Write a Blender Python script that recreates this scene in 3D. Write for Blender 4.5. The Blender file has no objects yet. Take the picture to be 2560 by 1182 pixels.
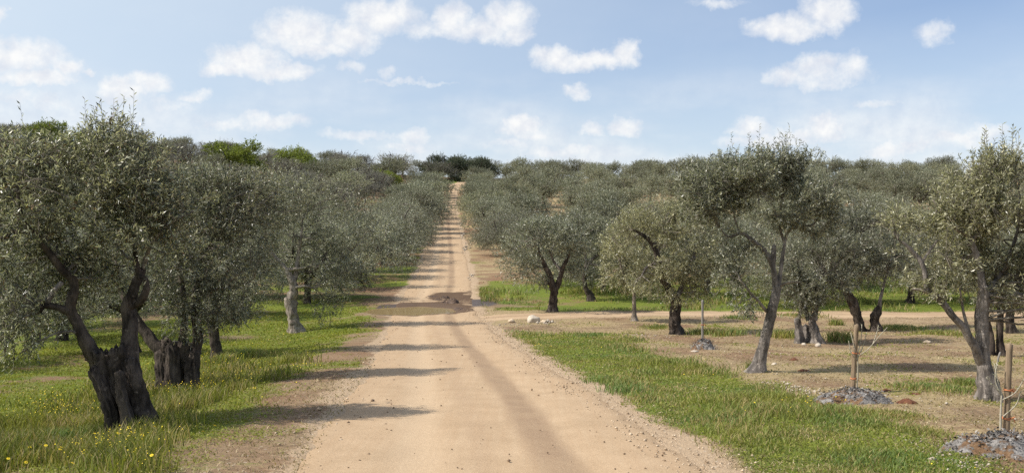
import bpy, math, random
import numpy as np
from mathutils import Vector

random.seed(7)
R = np.random.default_rng(11)
SC = bpy.context.scene
COL = SC.collection
rad = math.radians

# ------------------------------------------------------------------ camera
FPX = 2500.0                      # focal length in photograph pixels (2560 wide)
PITCH = math.atan(41 / FPX)       # looking slightly down
cam_d = bpy.data.cameras.new('camera')
cam_d.sensor_width = 36.0
cam_d.lens = 36.0 * FPX / 2560
cam_d.clip_start = 0.1
cam_d.clip_end = 6000
cam = bpy.data.objects.new('camera', cam_d)
cam.location = (0, 0, 0)          # eye level is z = 0
cam.rotation_euler = (rad(90) - PITCH, 0, 0)
COL.objects.link(cam)
SC.camera = cam

# ------------------------------------------------------------------ light
SUN_EL, SUN_TURN = 46.0, 10.0      # sun stands to the left, a little behind the camera
sd = bpy.data.lights.new('sun', 'SUN')
sd.energy = 5.0
sd.angle = rad(0.53)
sd.color = (1.0, 0.945, 0.86)
so = bpy.data.objects.new('sun', sd)
so.rotation_euler = (0, -rad(90 - SUN_EL), rad(SUN_TURN))
COL.objects.link(so)

SC.view_settings.view_transform = 'Standard'
SC.view_settings.look = 'None'
SC.view_settings.gamma = 1.0
SC.view_settings.use_curve_mapping = False
SC.view_settings.exposure = 0.12
SC.render.engine = 'CYCLES'
SC.cycles.max_bounces = 6
SC.cycles.diffuse_bounces = 3
SC.cycles.glossy_bounces = 3
SC.cycles.transmission_bounces = 4
SC.cycles.transparent_max_bounces = 4
SC.cycles.use_denoising = False
SC.cycles.sample_clamp_indirect = 6.0

# ------------------------------------------------------------------ world: sky and clouds
W = bpy.data.worlds.new('World')
SC.world = W
W.use_nodes = True
nt = W.node_tree
nt.nodes.clear()


class NG:
    """small helper for building node graphs"""
    def __init__(s, tree): s.t = tree
    def n(s, typ, **kw):
        nd = s.t.nodes.new(typ)
        for k, v in kw.items(): setattr(nd, k, v)
        return nd
    def l(s, a, b): s.t.links.new(a, b)
    def put(s, sock, v):
        if isinstance(v, bpy.types.NodeSocket): s.t.links.new(v, sock)
        elif v is not None: sock.default_value = v
    def m(s, op, a, b=None, c=None, clamp=False):
        nd = s.n('ShaderNodeMath', operation=op, use_clamp=clamp)
        for i, v in enumerate((a, b, c)): s.put(nd.inputs[i], v)
        return nd.outputs[0]
    def v(s, op, a, b=None, c=None, out=0):
        nd = s.n('ShaderNodeVectorMath', operation=op)
        for i, x in enumerate((a, b, c)): s.put(nd.inputs[i], x)
        return nd.outputs['Value'] if out == 'v' else nd.outputs[0]
    def mix(s, f, a, b, mode='MIX'):
        nd = s.n('ShaderNodeMix', data_type='RGBA', blend_type=mode)
        s.put(nd.inputs[0], f); s.put(nd.inputs[6], a); s.put(nd.inputs[7], b)
        return nd.outputs[2]
    def rng(s, v, a, b, c=0.0, d=1.0, smooth=False):
        nd = s.n('ShaderNodeMapRange', interpolation_type='SMOOTHSTEP' if smooth else 'LINEAR')
        s.put(nd.inputs[0], v)
        for i, x in enumerate((a, b, c, d)): s.put(nd.inputs[i + 1], x)
        return nd.outputs[0]
    def noise(s, vec, scale, detail=4, rough=0.55, dist=0.0, out='Fac'):
        nd = s.n('ShaderNodeTexNoise')
        s.put(nd.inputs['Vector'], vec); nd.inputs['Scale'].default_value = scale
        nd.inputs['Detail'].default_value = detail; nd.inputs['Roughness'].default_value = rough
        nd.inputs['Distortion'].default_value = dist
        return nd.outputs[out]
    def map(s, vec, scale):
        nd = s.n('ShaderNodeMapping'); s.put(nd.inputs[0], vec); nd.inputs['Scale'].default_value = scale
        return nd.outputs[0]
    def attr(s, name):
        return s.n('ShaderNodeAttribute', attribute_name=name).outputs['Fac']


g = NG(nt)
tc = g.n('ShaderNodeTexCoord')
D = tc.outputs['Generated']
sky = g.n('ShaderNodeTexSky', sky_type='NISHITA', sun_disc=False)
sky.sun_elevation = rad(SUN_EL)
sky.sun_rotation = rad(270 - SUN_TURN)
sky.altitude = 300
sky.air_density = 1.0
sky.dust_density = 2.0
sky.ozone_density = 2.5
# the low band of sky is read a little higher up, where the air is bluer
lift = g.v('NORMALIZE', g.v('MULTIPLY_ADD', D, (1, 1, 1.0), (0, 0, 0.05)))
g.l(lift, sky.inputs['Vector'])
SKY_STR = 0.15
sep = g.n('ShaderNodeSeparateXYZ'); g.l(D, sep.inputs[0])
az = g.m('ARCTAN2', sep.outputs[0], sep.outputs[1])
el = g.m('ARCSINE', sep.outputs[2])
cmb = g.n('ShaderNodeCombineXYZ'); g.l(az, cmb.inputs[0]); g.l(el, cmb.inputs[1])
# billowing displacement of the directions
w1 = g.n('ShaderNodeTexNoise'); g.l(cmb.outputs[0], w1.inputs['Vector'])
w1.inputs['Scale'].default_value = 34; w1.inputs['Detail'].default_value = 5; w1.inputs['Roughness'].default_value = 0.62
wv = g.v('MULTIPLY_ADD', w1.outputs['Color'], (0.036, 0.028, 0), (-0.018, -0.014, 0))
P0 = g.v('ADD', cmb.outputs[0], wv)
CL = [  # direction (az, el as photograph pixels from the axis), radii, strength
 (750, 85, 95, 52, 1), (960, 45, 95, 46, 1), (880, 95, 70, 36, .9), (790, 125, 100, 24, .8),
 (615, 148, 85, 42, 1), (700, 180, 95, 24, .9), (560, 172, 60, 24, .9),
 (1130, 55, 45, 40, 1), (1270, 50, 65, 46, .9), (1200, 78, 85, 30, .85), (1070, 82, 60, 22, .6), (1290, 92, 45, 26, .8),
 (1390, 150, 62, 30, 1), (1480, 152, 85, 26, 1), (1565, 138, 38, 34, 1),
 (1950, 68, 82, 36, 1), (2070, 36, 66, 42, .95), (2000, 82, 90, 22, .8),
 (1970, 190, 60, 30, .8), (2040, 170, 60, 34, .8), (2130, 176, 45, 34, .7), (2050, 203, 110, 20, .55),
 (2335, 90, 38, 26, .6), (1445, 228, 34, 19, .7), (880, 170, 34, 16, .6), (970, 187, 22, 12, .5),
 (50, 140, 105, 38, .85), (170, 168, 36, 24, .9), (90, 197, 90, 22, .9), (215, 187, 15, 9, .7),
 (310, 222, 60, 28, .9), (378, 210, 44, 28, .8), (300, 245, 70, 18, .7),
 (490, 240, 36, 16, .6), (420, 268, 80, 20, .5), (60, 252, 90, 25, .55), (140, 262, 75, 20, .5),
 (680, 300, 95, 22, .7), (560, 312, 120, 18, .5), (1300, 313, 66, 25, .95), (1335, 337, 50, 18, .8),
 (1475, 322, 36, 24, .8), (1562, 322, 46, 24, .8), (1880, 320, 55, 26, .9), (1985, 332, 60, 22, .8),
 (2060, 322, 56, 38, 1), (1920, 352, 110, 18, .9), (2400, 352, 82, 24, .8), (2290, 362, 55, 20, .7),
 (2462, 330, 36, 18, .7), (2210, 376, 56, 24, .85), (1030, 345, 50, 18, .7), (1020, 367, 60, 16, .7),
 (900, 335, 90, 13, .55), (1400, 377, 130, 20, .7), (1280, 357, 80, 18, .6), (2190, 262, 60, 15, .5),
 (2150, 297, 85, 12, .4), (1795, 12, 60, 12, .45), (0, 45, 16, 22, .7), (1010, 208, 110, 6, .4),
 (-170, 150, 120, 50, .9), (-330, 60, 110, 60, 1), (2760, 130, 110, 45, .8), (2900, 300, 140, 40, .9),
 (300, -160, 120, 60, 1), (1750, -180, 140, 55, 1), (2450, -260, 130, 60, .9), (900, -300, 160, 60, 1)]
field = None
for (cx, cy, rx, ry, s) in CL:
    a = math.atan((cx - 1280) / FPX)
    e = math.atan((550 - cy) / FPX * math.cos(a))
    rx, ry = rx * 1.12 / FPX, ry * 1.12 / FPX
    q = g.v('MULTIPLY_ADD', P0, (1 / rx, 1 / ry, 0), (-a / rx, -e / ry, 0))
    d2 = g.v('DOT_PRODUCT', q, q, out='v')
    f = g.m('MULTIPLY_ADD', d2, -s, s)
    field = f if field is None else g.m('SMOOTH_MAX', field, f, 0.25)
fine = g.noise(cmb.outputs[0], 95, 6, 0.65)
dens = g.rng(g.m('MULTIPLY_ADD', g.m('SUBTRACT', fine, 0.5), 1.0, field), -0.30, 1.05, smooth=True)
# thin veils low over the horizon, and scattered cumulus on the rest of the dome
veil_n = g.noise(g.map(cmb.outputs[0], (6, 17, 1)), 1.0, 5, 0.5)
veil = g.m('MULTIPLY', g.rng(veil_n, 0.34, 0.66, smooth=True), g.rng(el, 0.15, 0.03, 0.05, 1.0))
far_n = g.noise(g.v('DIVIDE', D, g.m('ADD', g.m('ABSOLUTE', sep.outputs[2]), 0.18)), 1.5, 7, 0.58)
far_c = g.m('MULTIPLY', g.rng(far_n, 0.60, 0.74, smooth=True), g.rng(el, 0.24, 0.36))
cover = g.m('MAXIMUM', g.m('MAXIMUM', g.m('MULTIPLY', dens, 0.93), veil), g.m('MULTIPLY', far_c, 0.8))
# billows: relief of the noise against the light from the left
n_a = g.noise(cmb.outputs[0], 40, 5, 0.6)
n_b = g.noise(g.v('ADD', cmb.outputs[0], (-0.006, 0.008, 0)), 40, 5, 0.6)
shade = g.m('MULTIPLY_ADD', g.m('SUBTRACT', n_a, n_b), 2.6, 0.62, clamp=True)
ccol = g.mix(shade, (0.70, 0.73, 0.80, 1), (0.93, 0.925, 0.91, 1))
skyc = g.mix(1.0, sky.outputs[0], (SKY_STR,) * 3 + (1,), 'MULTIPLY')
hs = g.n('ShaderNodeHueSaturation'); hs.inputs['Saturation'].default_value = 1.0; g.l(skyc, hs.inputs['Color'])
# thin haze, brighter toward the sun all round it
SD = (-math.cos(rad(SUN_EL)) * math.cos(rad(SUN_TURN)), -math.cos(rad(SUN_EL)) * math.sin(rad(SUN_TURN)), math.sin(rad(SUN_EL)))
sdot = g.v('DOT_PRODUCT', D, SD, out='v')
hz = g.m('MAXIMUM', g.rng(sdot, -0.30, 0.45, 0.0, 0.85), g.rng(el, 0.22, 0.02, 0.0, 0.72))
tint = g.mix(1.0, hs.outputs[0], (1.05, 0.995, 1.0, 1), 'MULTIPLY')
airy = g.mix(g.m('MULTIPLY', hz, g.rng(el, 0.35, 1.0, 1.0, 0.35)), tint, (0.685, 0.785, 0.86, 1))
full = g.mix(cover, airy, ccol)
bg = g.n('ShaderNodeBackground'); bg.inputs['Strength'].default_value = 1.0
g.l(full, bg.inputs['Color'])
wo = g.n('ShaderNodeOutputWorld'); g.l(bg.outputs[0], wo.inputs['Surface'])
W.cycles.sampling_method = 'MANUAL'
W.cycles.sample_map_resolution = 512

# ------------------------------------------------------------------ numeric helpers
def sstep(a, b, x):
    t = np.clip((np.asarray(x, float) - a) / (b - a), 0, 1)
    return t * t * (3 - 2 * t)


def _hash(ix, iy, iz, seed):
    h = (ix.astype(np.int64) * 374761393 + iy.astype(np.int64) * 668265263 + iz.astype(np.int64) * 2147483647 + seed * 1274126177) & 0xffffffff
    h = ((h ^ (h >> 13)) * 1274126177) & 0xffffffff
    h = h ^ (h >> 16)
    return (h & 0xffffff) / float(0xffffff)


def vnoise(p, seed=0):
    p = np.asarray(p, float)
    i = np.floor(p).astype(np.int64); f = p - i; u = f * f * (3 - 2 * f)
    r = 0
    for dx in (0, 1):
        for dy in (0, 1):
            for dz in (0, 1):
                w = (u[..., 0] if dx else 1 - u[..., 0]) * (u[..., 1] if dy else 1 - u[..., 1]) * (u[..., 2] if dz else 1 - u[..., 2])
                r = r + w * _hash(i[..., 0] + dx, i[..., 1] + dy, i[..., 2] + dz, seed)
    return r


def fbm(p, oct=4, seed=0):
    p = np.asarray(p, float); r = 0; a = 0.5; t = 0
    for k in range(oct):
        r = r + a * vnoise(p * (2.03 ** k) + 17.3 * k, seed + k); t += a; a *= 0.52
    return r / t


def n2(x, y, s, oct=3, seed=0):
    x = np.asarray(x, float); y = np.asarray(y, float)
    return fbm(np.stack([x * s, y * s, np.zeros_like(x)], -1), oct, seed)


# ------------------------------------------------------------------ lie of the land
_py = [-400, -60, 0, 10, 20, 30, 36, 42, 48, 54, 63, 73, 86, 100, 120, 139, 152, 176, 200, 235, 255, 272, 290, 330, 420, 700, 1500, 4000]
_pz = [22, 1.7, -1.9, -2.5, -3.1, -3.7, -4.03, -4.24, -4.3, -4.24, -4.02, -3.8, -3.42, -2.8, -1.5, -.1, .9, 2.6, 4.5, 7.4, 9.6, 11.2, 12.0, 11.6, 8.0, -6, -20, -40]
_gy = np.arange(-400, 4000, 1.0)
_gz = np.interp(_gy, _py, _pz)
_k = np.exp(-0.5 * (np.arange(-9, 10) / 3.0) ** 2); _k /= _k.sum()
_gz = np.convolve(np.pad(_gz, 9, mode='edge'), _k, mode='valid')
_ry = [-30, 0, 10, 13.4, 18, 24.8, 35.7, 48, 55, 63, 73, 86, 100, 120, 139, 152, 176, 200, 222, 236, 244, 250, 256, 262]
_rx = [2.6, .72, -.08, -.38, -.78, -1.46, -2.55, -3.75, -4.15, -4.42, -4.98, -5.8, -6.75, -8.15, -9.5, -10.4, -11.9, -13.3, -14.4, -14.5, -13.6, -12.2, -10.0, -7.0]
_rgy = np.arange(-30, 262, 0.5)
_rgx = np.interp(_rgy, _ry, _rx)
_k2 = np.exp(-0.5 * (np.arange(-14, 15) / 6.0) ** 2); _k2 /= _k2.sum()
_rgx = np.convolve(np.pad(_rgx, 14, mode='reflect', reflect_type='odd'), _k2, mode='valid')


def roadx(y): return np.interp(y, _rgy, _rgx)
def halfw(y): return 1.95 + 0.15 * sstep(30, 10, y)
def side(x, y):
    """metres beyond the edge of the road: (left, right)"""
    c = roadx(y); h = halfw(y)
    return (c - h) - x, x - (c + h)
TRK = [(-1.6, 42.6), (0.4, 43.4), (3, 44.3), (8, 45.0), (16, 45.2), (26, 45.2), (40, 44.8), (60, 44)]
_tx = [p[0] for p in TRK]; _ty = [p[1] for p in TRK]


def trackd(x, y):
    """distance from the middle of the side track"""
    d = np.abs(y - np.interp(x, _tx, _ty))
    return np.where(np.asarray(x) > -1.2, d, 99.0)


def puddle_d(x, y):
    dx = (x + 4.75) / 2.2; dy = (y - 47.8) / 2.7
    return dx * dx + dy * dy + 0.5 * (n2(x, y, .9, 2, 5) - .5)


def Z0(x, y):
    x = np.asarray(x, float); y = np.asarray(y, float)
    z = np.interp(y, _gy, _gz)
    l, r = side(x, y)
    z = z - 0.28 * sstep(0.8, 4.0, l) * sstep(60, 38, y)
    hill = np.log1p(np.exp((-x - 22) / 8.0)) * 8.0
    z = z + 0.098 * np.minimum(hill, 150) * sstep(85, 245, y) * sstep(1200, 420, y)
    off = sstep(0.0, 1.5, np.maximum(l, r))
    z = z + off * ((n2(x, y, .22, 3, 1) - .5) * 0.28 + (n2(x, y, 1.3, 2, 2) - .5) * 0.07)
    return z


def Zsurf(x, y):
    """ground as it is walked on, with the hollow of the puddle"""
    z = Z0(x, y)
    d = puddle_d(np.asarray(x, float), np.asarray(y, float))
    return z - 0.17 * sstep(1.35, 0.35, d)


def Z(x, y): return float(Zsurf(np.array([x]), np.array([y]))[0])


CP, SP = math.cos(PITCH), math.sin(PITCH)
def ray(px, py):
    u = (px - 1280) / FPX; v = (591 - py) / FPX
    return u, CP + v * SP, -SP + v * CP
def spot(px, py, y):
    """point at depth y in the direction of a photograph pixel"""
    a, b, c = ray(px, py); return np.array([a / b * y, y, c / b * y])
def ground(px, py):
    a, b, c = ray(px, py)
    ys = np.concatenate([np.arange(5, 60, .05), np.arange(60, 400, .3)])
    xs = a / b * ys; zs = c / b * ys
    below = zs < Zsurf(xs, ys)
    k = int(np.argmax(below)) if below.any() else len(ys) - 1
    return np.array([xs[k], ys[k], Z(xs[k], ys[k])])


# ------------------------------------------------------------------ mesh helpers
def mesh(name, verts, faces, mat=None, smooth=True, attrs=None):
    """faces: array (N,k) or list of such arrays"""
    me = bpy.data.meshes.new(name)
    verts = np.ascontiguousarray(verts, np.float32)
    fl = faces if isinstance(faces, list) else [faces]
    fl = [np.asarray(f, np.int32) for f in fl if len(f)]
    me.vertices.add(len(verts)); me.vertices.foreach_set('co', verts.ravel())
    idx = np.concatenate([f.ravel() for f in fl])
    cnt = np.concatenate([np.full(len(f), f.shape[1], np.int32) for f in fl])
    st = np.zeros(len(cnt), np.int32); st[1:] = np.cumsum(cnt)[:-1]
    me.loops.add(len(idx)); me.loops.foreach_set('vertex_index', idx)
    me.polygons.add(len(cnt)); me.polygons.foreach_set('loop_start', st); me.polygons.foreach_set('loop_total', cnt)
    if smooth: me.polygons.foreach_set('use_smooth', np.ones(len(cnt), bool))
    me.update(calc_edges=True)
    for k, v in (attrs or {}).items():
        at = me.attributes.new(k, 'FLOAT', 'POINT'); at.data.foreach_set('value', np.asarray(v, np.float32))
    if mat: me.materials.append(mat)
    return me


def obj(name, me, parent=None, loc=None, **props):
    o = bpy.data.objects.new(name, me); COL.objects.link(o)
    if parent: o.parent = parent
    if loc is not None: o.location = loc
    for k, v in props.items(): o[k] = v
    return o


def thing(name, loc, label, cat, group=None, rotz=0.0):
    o = bpy.data.objects.new(name, None); COL.objects.link(o)
    o.empty_display_size = 0.2
    o.location = loc; o.rotation_euler = (0, 0, rotz)
    o['label'] = label; o['category'] = cat
    if group: o['group'] = group
    return o


def join(parts):
    vs, fs, o = [], {}, 0
    for v, f in parts:
        for a in (f if isinstance(f, list) else [f]):
            if len(a): fs.setdefault(np.asarray(a).shape[1], []).append(np.asarray(a) + o)
        vs.append(v); o += len(v)
    return np.concatenate(vs), [np.concatenate(a) for a in fs.values()]


def resample(pts, step):
    """Catmull-Rom through points with columns x y z r"""
    p = np.asarray(pts, float)
    q = np.vstack([2 * p[0] - p[1], p, 2 * p[-1] - p[-2]]); q[0, 3] = p[0, 3]; q[-1, 3] = p[-1, 3]
    out = []
    for i in range(1, len(q) - 2):
        n = max(2, int(np.linalg.norm(q[i + 1, :3] - q[i, :3]) / step))
        t = np.arange(n)[:, None] / n
        a, b, c, d = q[i - 1], q[i], q[i + 1], q[i + 2]
        out.append(0.5 * (2 * b + (c - a) * t + (2 * a - 5 * b + 4 * c - d) * t ** 2 + (3 * b - a - 3 * c + d) * t ** 3))
    out.append(p[-1:]); r = np.vstack(out); r[:, 3] = np.maximum(r[:, 3], 0.001)
    return r


def tube(pts, seg=12, step=0.06, rough=0.16, freq=7.0, seed=0, flare=0.0, fluted=0.0, torn=False, wob=0.0):
    """gnarled limb: a swept ring with flutes, swellings and a root flare"""
    p = resample(pts, step)
    if wob:
        n = len(p); k = np.arange(n) * step
        for a in range(3): p[:, a] += wob * (fbm(np.stack([k * 3, k * 0 + a * 9.1, k * 0 + seed], -1), 2, seed) - .5) * np.minimum(1, k / .3)
    t = np.gradient(p[:, :3], axis=0); t /= np.linalg.norm(t, axis=1)[:, None] + 1e-9
    u = np.cross(t[0], [0.3, 0.8, 0.1]); u /= np.linalg.norm(u)
    rings = []
    ang = np.arange(seg) / seg * 2 * np.pi
    L = np.concatenate([[0], np.cumsum(np.linalg.norm(np.diff(p[:, :3], axis=0), axis=1))])
    for i in range(len(p)):
        u = u - t[i] * np.dot(u, t[i]); u /= np.linalg.norm(u); v = np.cross(t[i], u)
        dirs = np.cos(ang)[:, None] * u + np.sin(ang)[:, None] * v
        r = p[i, 3] * np.ones(seg)
        if flare:
            lob = 0.6 + 0.8 * vnoise(np.stack([np.cos(ang) * 2 + seed, np.sin(ang) * 2, 0 * ang], -1), seed)
            r = r * (1 + flare * lob * math.exp(-L[i] / 0.16))
        if fluted:
            tw = ang + L[i] * 0.9
            fl = vnoise(np.stack([np.cos(tw) * 2.6 + seed * 3, np.sin(tw) * 2.6, 0 * ang + L[i] * 0.7], -1), seed + 3)
            r = r * (1 + fluted * (np.abs(fl - .5) * 4 - .8))
        pos = p[i, :3] + dirs * r[:, None]
        r = r * (1 + rough * 2 * (fbm(pos * freq, 3, seed) - .5) + rough * 1.1 * (vnoise(pos * np.array([34, 34, 7]), seed + 8) - .5))
        rings.append(p[i, :3] + dirs * r[:, None])
    V = np.concatenate(rings); n = len(p)
    i, j = np.meshgrid(np.arange(n - 1), np.arange(seg), indexing='ij')
    a = i * seg + j; b = i * seg + (j + 1) % seg
    F = np.stack([a, b, b + seg, a + seg], -1).reshape(-1, 4)
    if torn:            # broken, hollow top
        top = V[-seg:]; jag = R.uniform(-.05, .10, seg)
        V[-seg:, 2] += jag
        c = top.mean(0)
        inner = c + (top - c) * 0.72; inner[:, 2] = top[:, 2] - 0.03
        deep = c + (top - c) * 0.5; deep[:, 2] -= 0.28
        k = len(V); V = np.concatenate([V, inner, deep, [c + [0, 0, -.33]]])
        j = np.arange(seg); jn = (j + 1) % seg; e = k - seg
        F = np.concatenate([F, np.stack([e + j, e + jn, k + jn, k + j], -1), np.stack([k + j, k + jn, k + seg + jn, k + seg + j], -1)])
        T = np.stack([k + seg + j, k + seg + jn, np.full(seg, k + 2 * seg)], -1)
    else:
        k = len(V); V = np.concatenate([V, [p[-1, :3] + t[-1] * p[-1, 3] * .6]])
        j = np.arange(seg); T = np.stack([k - seg + j, k - seg + (j + 1) % seg, np.full(seg, k)], -1)
    return V, [F, T]


def unit(a): return a / (np.linalg.norm(a, axis=-1, keepdims=True) + 1e-9)


def thin_tubes(P0, P1, r0, r1, bend=0.0, rng=R):
    """many straight or bent twigs, three sided"""
    n = len(P0); d = P1 - P0; t = unit(d)
    u = unit(np.cross(t, unit(rng.normal(size=(n, 3))))); v = np.cross(t, u)
    mid = (P0 + P1) / 2 + u * (bend * np.linalg.norm(d, axis=1) * rng.uniform(-1, 1, n))[:, None]
    rings = []
    st = ((P0, r0), (mid, (np.asarray(r0) + np.asarray(r1)) / 2), (P1, r1)) if bend > .05 else ((P0, r0), (P1, r1))
    for P, r in st:
        for k in range(3):
            a = 2 * np.pi * k / 3
            rings.append(P + (np.cos(a) * u + np.sin(a) * v) * np.broadcast_to(np.asarray(r), (n,))[:, None])
    V = np.stack(rings, 1).reshape(-1, 3)
    b = (np.arange(n) * 3 * len(st))[:, None]
    F = np.concatenate([b + np.array([[s * 3 + k, s * 3 + (k + 1) % 3, s * 3 + 3 + (k + 1) % 3, s * 3 + 3 + k]]) for s in range(len(st) - 1) for k in range(3)])
    return V, F


def leaf_quads(base, d, nrm, L, Wd, fold=0.12):
    """kite shaped leaves with a slight fold"""
    s = np.cross(d, nrm)
    mid = base + d * (L * .48)[:, None]
    tip = base + d * L[:, None] - nrm * (L * fold)[:, None]
    V = np.stack([base, mid + s * (Wd / 2)[:, None] + nrm * (Wd * .15)[:, None], tip, mid - s * (Wd / 2)[:, None] + nrm * (Wd * .15)[:, None]], 1).reshape(-1, 3)
    F = np.arange(len(base) * 4).reshape(-1, 4)
    return V, F


def twig_leaves(o, d, ln, per, L, Wd, rng):
    """sprays: leaves set in pairs along straight shoots"""
    n = len(o)
    t = (np.arange(per) + .6) / per
    base = (o[:, None, :] + d[:, None, :] * (ln[:, None] * t[None, :])[:, :, None]).reshape(-1, 3)
    dd = np.repeat(d, per, 0)
    side_ = unit(np.cross(dd, rng.normal(size=dd.shape)))
    ca = rng.uniform(.45, .85, len(dd))[:, None]
    ld = unit(dd * ca + side_ * np.sqrt(1 - ca ** 2) + rng.normal(size=dd.shape) * .14)
    nr = unit(np.cross(ld, rng.normal(size=ld.shape)))
    up = np.where(nr[:, 2:] < 0, -1, 1); flip = rng.random(len(nr)) < .5       # upper side mostly up
    nr = np.where(flip[:, None], nr * up, nr)
    sc = rng.uniform(.7, 1.15, len(ld))
    return leaf_quads(base, ld, nr, L * sc, Wd * sc * rng.uniform(.8, 1.2, len(ld)))


def crown_points(clumps, n, rng, gap=0.44, gfreq=1.5, seed=0):
    """points through the crown's clumps, thicker toward the outside, with gaps"""
    c = np.asarray(clumps, float)
    w = c[:, 3] * c[:, 4] * c[:, 5]; w = w ** .8; w /= w.sum()
    k = rng.choice(len(c), size=n * 4, p=w)
    q = unit(rng.normal(size=(n * 4, 3))) * (rng.random(n * 4) ** (1 / 2.6))[:, None]
    p = c[k, :3] + q * c[k, 3:6]
    keep = fbm(p * gfreq, 3, seed) + rng.normal(size=len(p)) * .04 > gap
    p, q = p[keep][:n], q[keep][:n]
    return p, q


def make_crown(clumps, limbs_pts, nt, per, L, Wd, tl, rng, droop=0.35, gap=0.44, gfreq=1.5, seed=0, branches=60, wisps=0, rtw=.0028):
    """returns (leaf verts, faces), (twig verts, faces)"""
    p, q = crown_points(clumps, nt, rng, gap, gfreq, seed)
    zlo, zhi = p[:, 2].min(), p[:, 2].max(); h = (p[:, 2] - zlo) / (zhi - zlo + 1e-6)
    c0 = p.mean(0)
    out = unit((p - c0) * [1, 1, .6])
    d = unit(q * .55 + out * .35 + rng.normal(size=p.shape) * .55 + np.stack([0 * h, 0 * h, (h - droop) * 1.5], -1))
    ln = tl * rng.uniform(.55, 1.35, len(p))
    if wisps:           # long upright shoots standing out of the top
        top = np.argsort(-p[:, 2])[:wisps * 4]; s = rng.choice(top, wisps, replace=False)
        d[s] = unit(np.array([0, 0, 1.0]) + rng.normal(size=(wisps, 3)) * .16); ln[s] = tl * rng.uniform(1.6, 3.0, wisps)
    o = p - d * (ln * .45)[:, None]
    lv = twig_leaves(o, d, ln, per, L, Wd, rng)
    k3 = 3 if rtw >= .006 else 1
    parts = [thin_tubes(o[::k3], (o + d * ln[:, None])[::k3], rtw, rtw * .5, .03, rng)]
    # boughs from the limbs out into the clumps
    lp = np.asarray(limbs_pts, float)
    if branches and len(p):
        tg = p[rng.choice(len(p), min(branches, len(p)), replace=False)]
        dist = ((tg[:, None, :] - lp[None, :, :3]) ** 2).sum(-1) + (lp[None, :, 2] > tg[:, None, 2] + .2) * .5
        near = lp[dist.argmin(1)]
        parts_b = []
        for a, b in zip(near, tg):
            m = (a[:3] + b) / 2 + rng.normal(size=3) * .10 * np.linalg.norm(b - a[:3]) + [0, 0, .05]
            ra = min(a[3] * .55, .022)
            parts_b.append(tube([[*a[:3], ra], [*m, ra * .7], [*b, max(.003, ra * .3)]], seg=5, step=.28, rough=.1, seed=int(rng.integers(99)), wob=.10))
        parts += parts_b
        # side twigs linking sprays to boughs
        bp = np.concatenate([v[::5] for v, _ in parts_b])
        s = rng.choice(len(p), min(len(p), nt // 3), replace=False)
        nb = bp[((p[s][:, None, :] - bp[None, ::3, :]) ** 2).sum(-1).argmin(1) * 3] if len(s) * len(bp) < 4e6 else None
        if nb is not None:
            ok = np.linalg.norm(nb - o[s], axis=1) < 0.9
            parts.append(thin_tubes(nb[ok], o[s][ok], rtw * 1.6, rtw, .04, rng))
    return lv, join(parts)


# ------------------------------------------------------------------ materials
def mat(name):
    m = bpy.data.materials.new(name); m.use_nodes = True
    m.node_tree.nodes.clear()
    gg = NG(m.node_tree)
    out = gg.n('ShaderNodeOutputMaterial')
    return m, gg, out


def principled(gg, out, col, rough=.85, spec=.3, bump=None, bstr=.4, bdist=.02):
    b = gg.n('ShaderNodeBsdfPrincipled')
    gg.put(b.inputs['Base Color'], col); gg.put(b.inputs['Roughness'], rough); gg.put(b.inputs['Specular IOR Level'], spec)
    if bump is not None:
        bn = gg.n('ShaderNodeBump'); bn.inputs['Strength'].default_value = bstr; bn.inputs['Distance'].default_value = bdist
        gg.l(bump, bn.inputs['Height']); gg.l(bn.outputs[0], b.inputs['Normal'])
    if out is not None: gg.l(b.outputs[0], out.inputs['Surface'])
    return b


def leaf_mat(name, up, low, var=.35, trans=.22, rough=.42, spec=.45, tint=(.5, .5, .5), dead=0.0):
    m, q, out = mat(name)
    geo = q.n('ShaderNodeNewGeometry'); oi = q.n('ShaderNodeObjectInfo')
    rnd = geo.outputs['Random Per Island']
    c = q.mix(geo.outputs['Backfacing'], up + (1,), low + (1,))
    val = q.m('MULTIPLY_ADD', rnd, var * 2, 1 - var)
    val = q.m('MULTIPLY', val, q.m('MULTIPLY_ADD', oi.outputs['Random'], .50, .75))
    cc = q.n('ShaderNodeCombineXYZ')
    for i in range(3): q.l(val, cc.inputs[i])
    c = q.mix(1.0, c, cc.outputs[0], 'MULTIPLY')
    # some trees and some leaves are yellower
    yl = q.m('MULTIPLY', q.m('FRACT', q.m('MULTIPLY', rnd, 17.3)), q.m('FRACT', q.m('MULTIPLY', oi.outputs['Random'], 7.7)))
    c = q.mix(q.m('MULTIPLY', yl, .25), c, q.mix(1.0, c, (1.5, 1.3, .7, 1), 'MULTIPLY'))
    if dead:
        c = q.mix(q.m('LESS_THAN', q.m('FRACT', q.m('MULTIPLY', rnd, 31.7)), dead), c, (.16, .09, .05, 1))
    b = principled(q, None, c, rough, spec)
    tr = q.n('ShaderNodeBsdfTranslucent'); q.l(q.mix(1.0, c, (1.3, 1.4, .85, 1), 'MULTIPLY'), tr.inputs['Color'])
    mx = q.n('ShaderNodeMixShader'); mx.inputs[0].default_value = trans
    q.l(b.outputs[0], mx.inputs[1]); q.l(tr.outputs[0], mx.inputs[2]); q.l(mx.outputs[0], out.inputs['Surface'])
    return m


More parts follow.
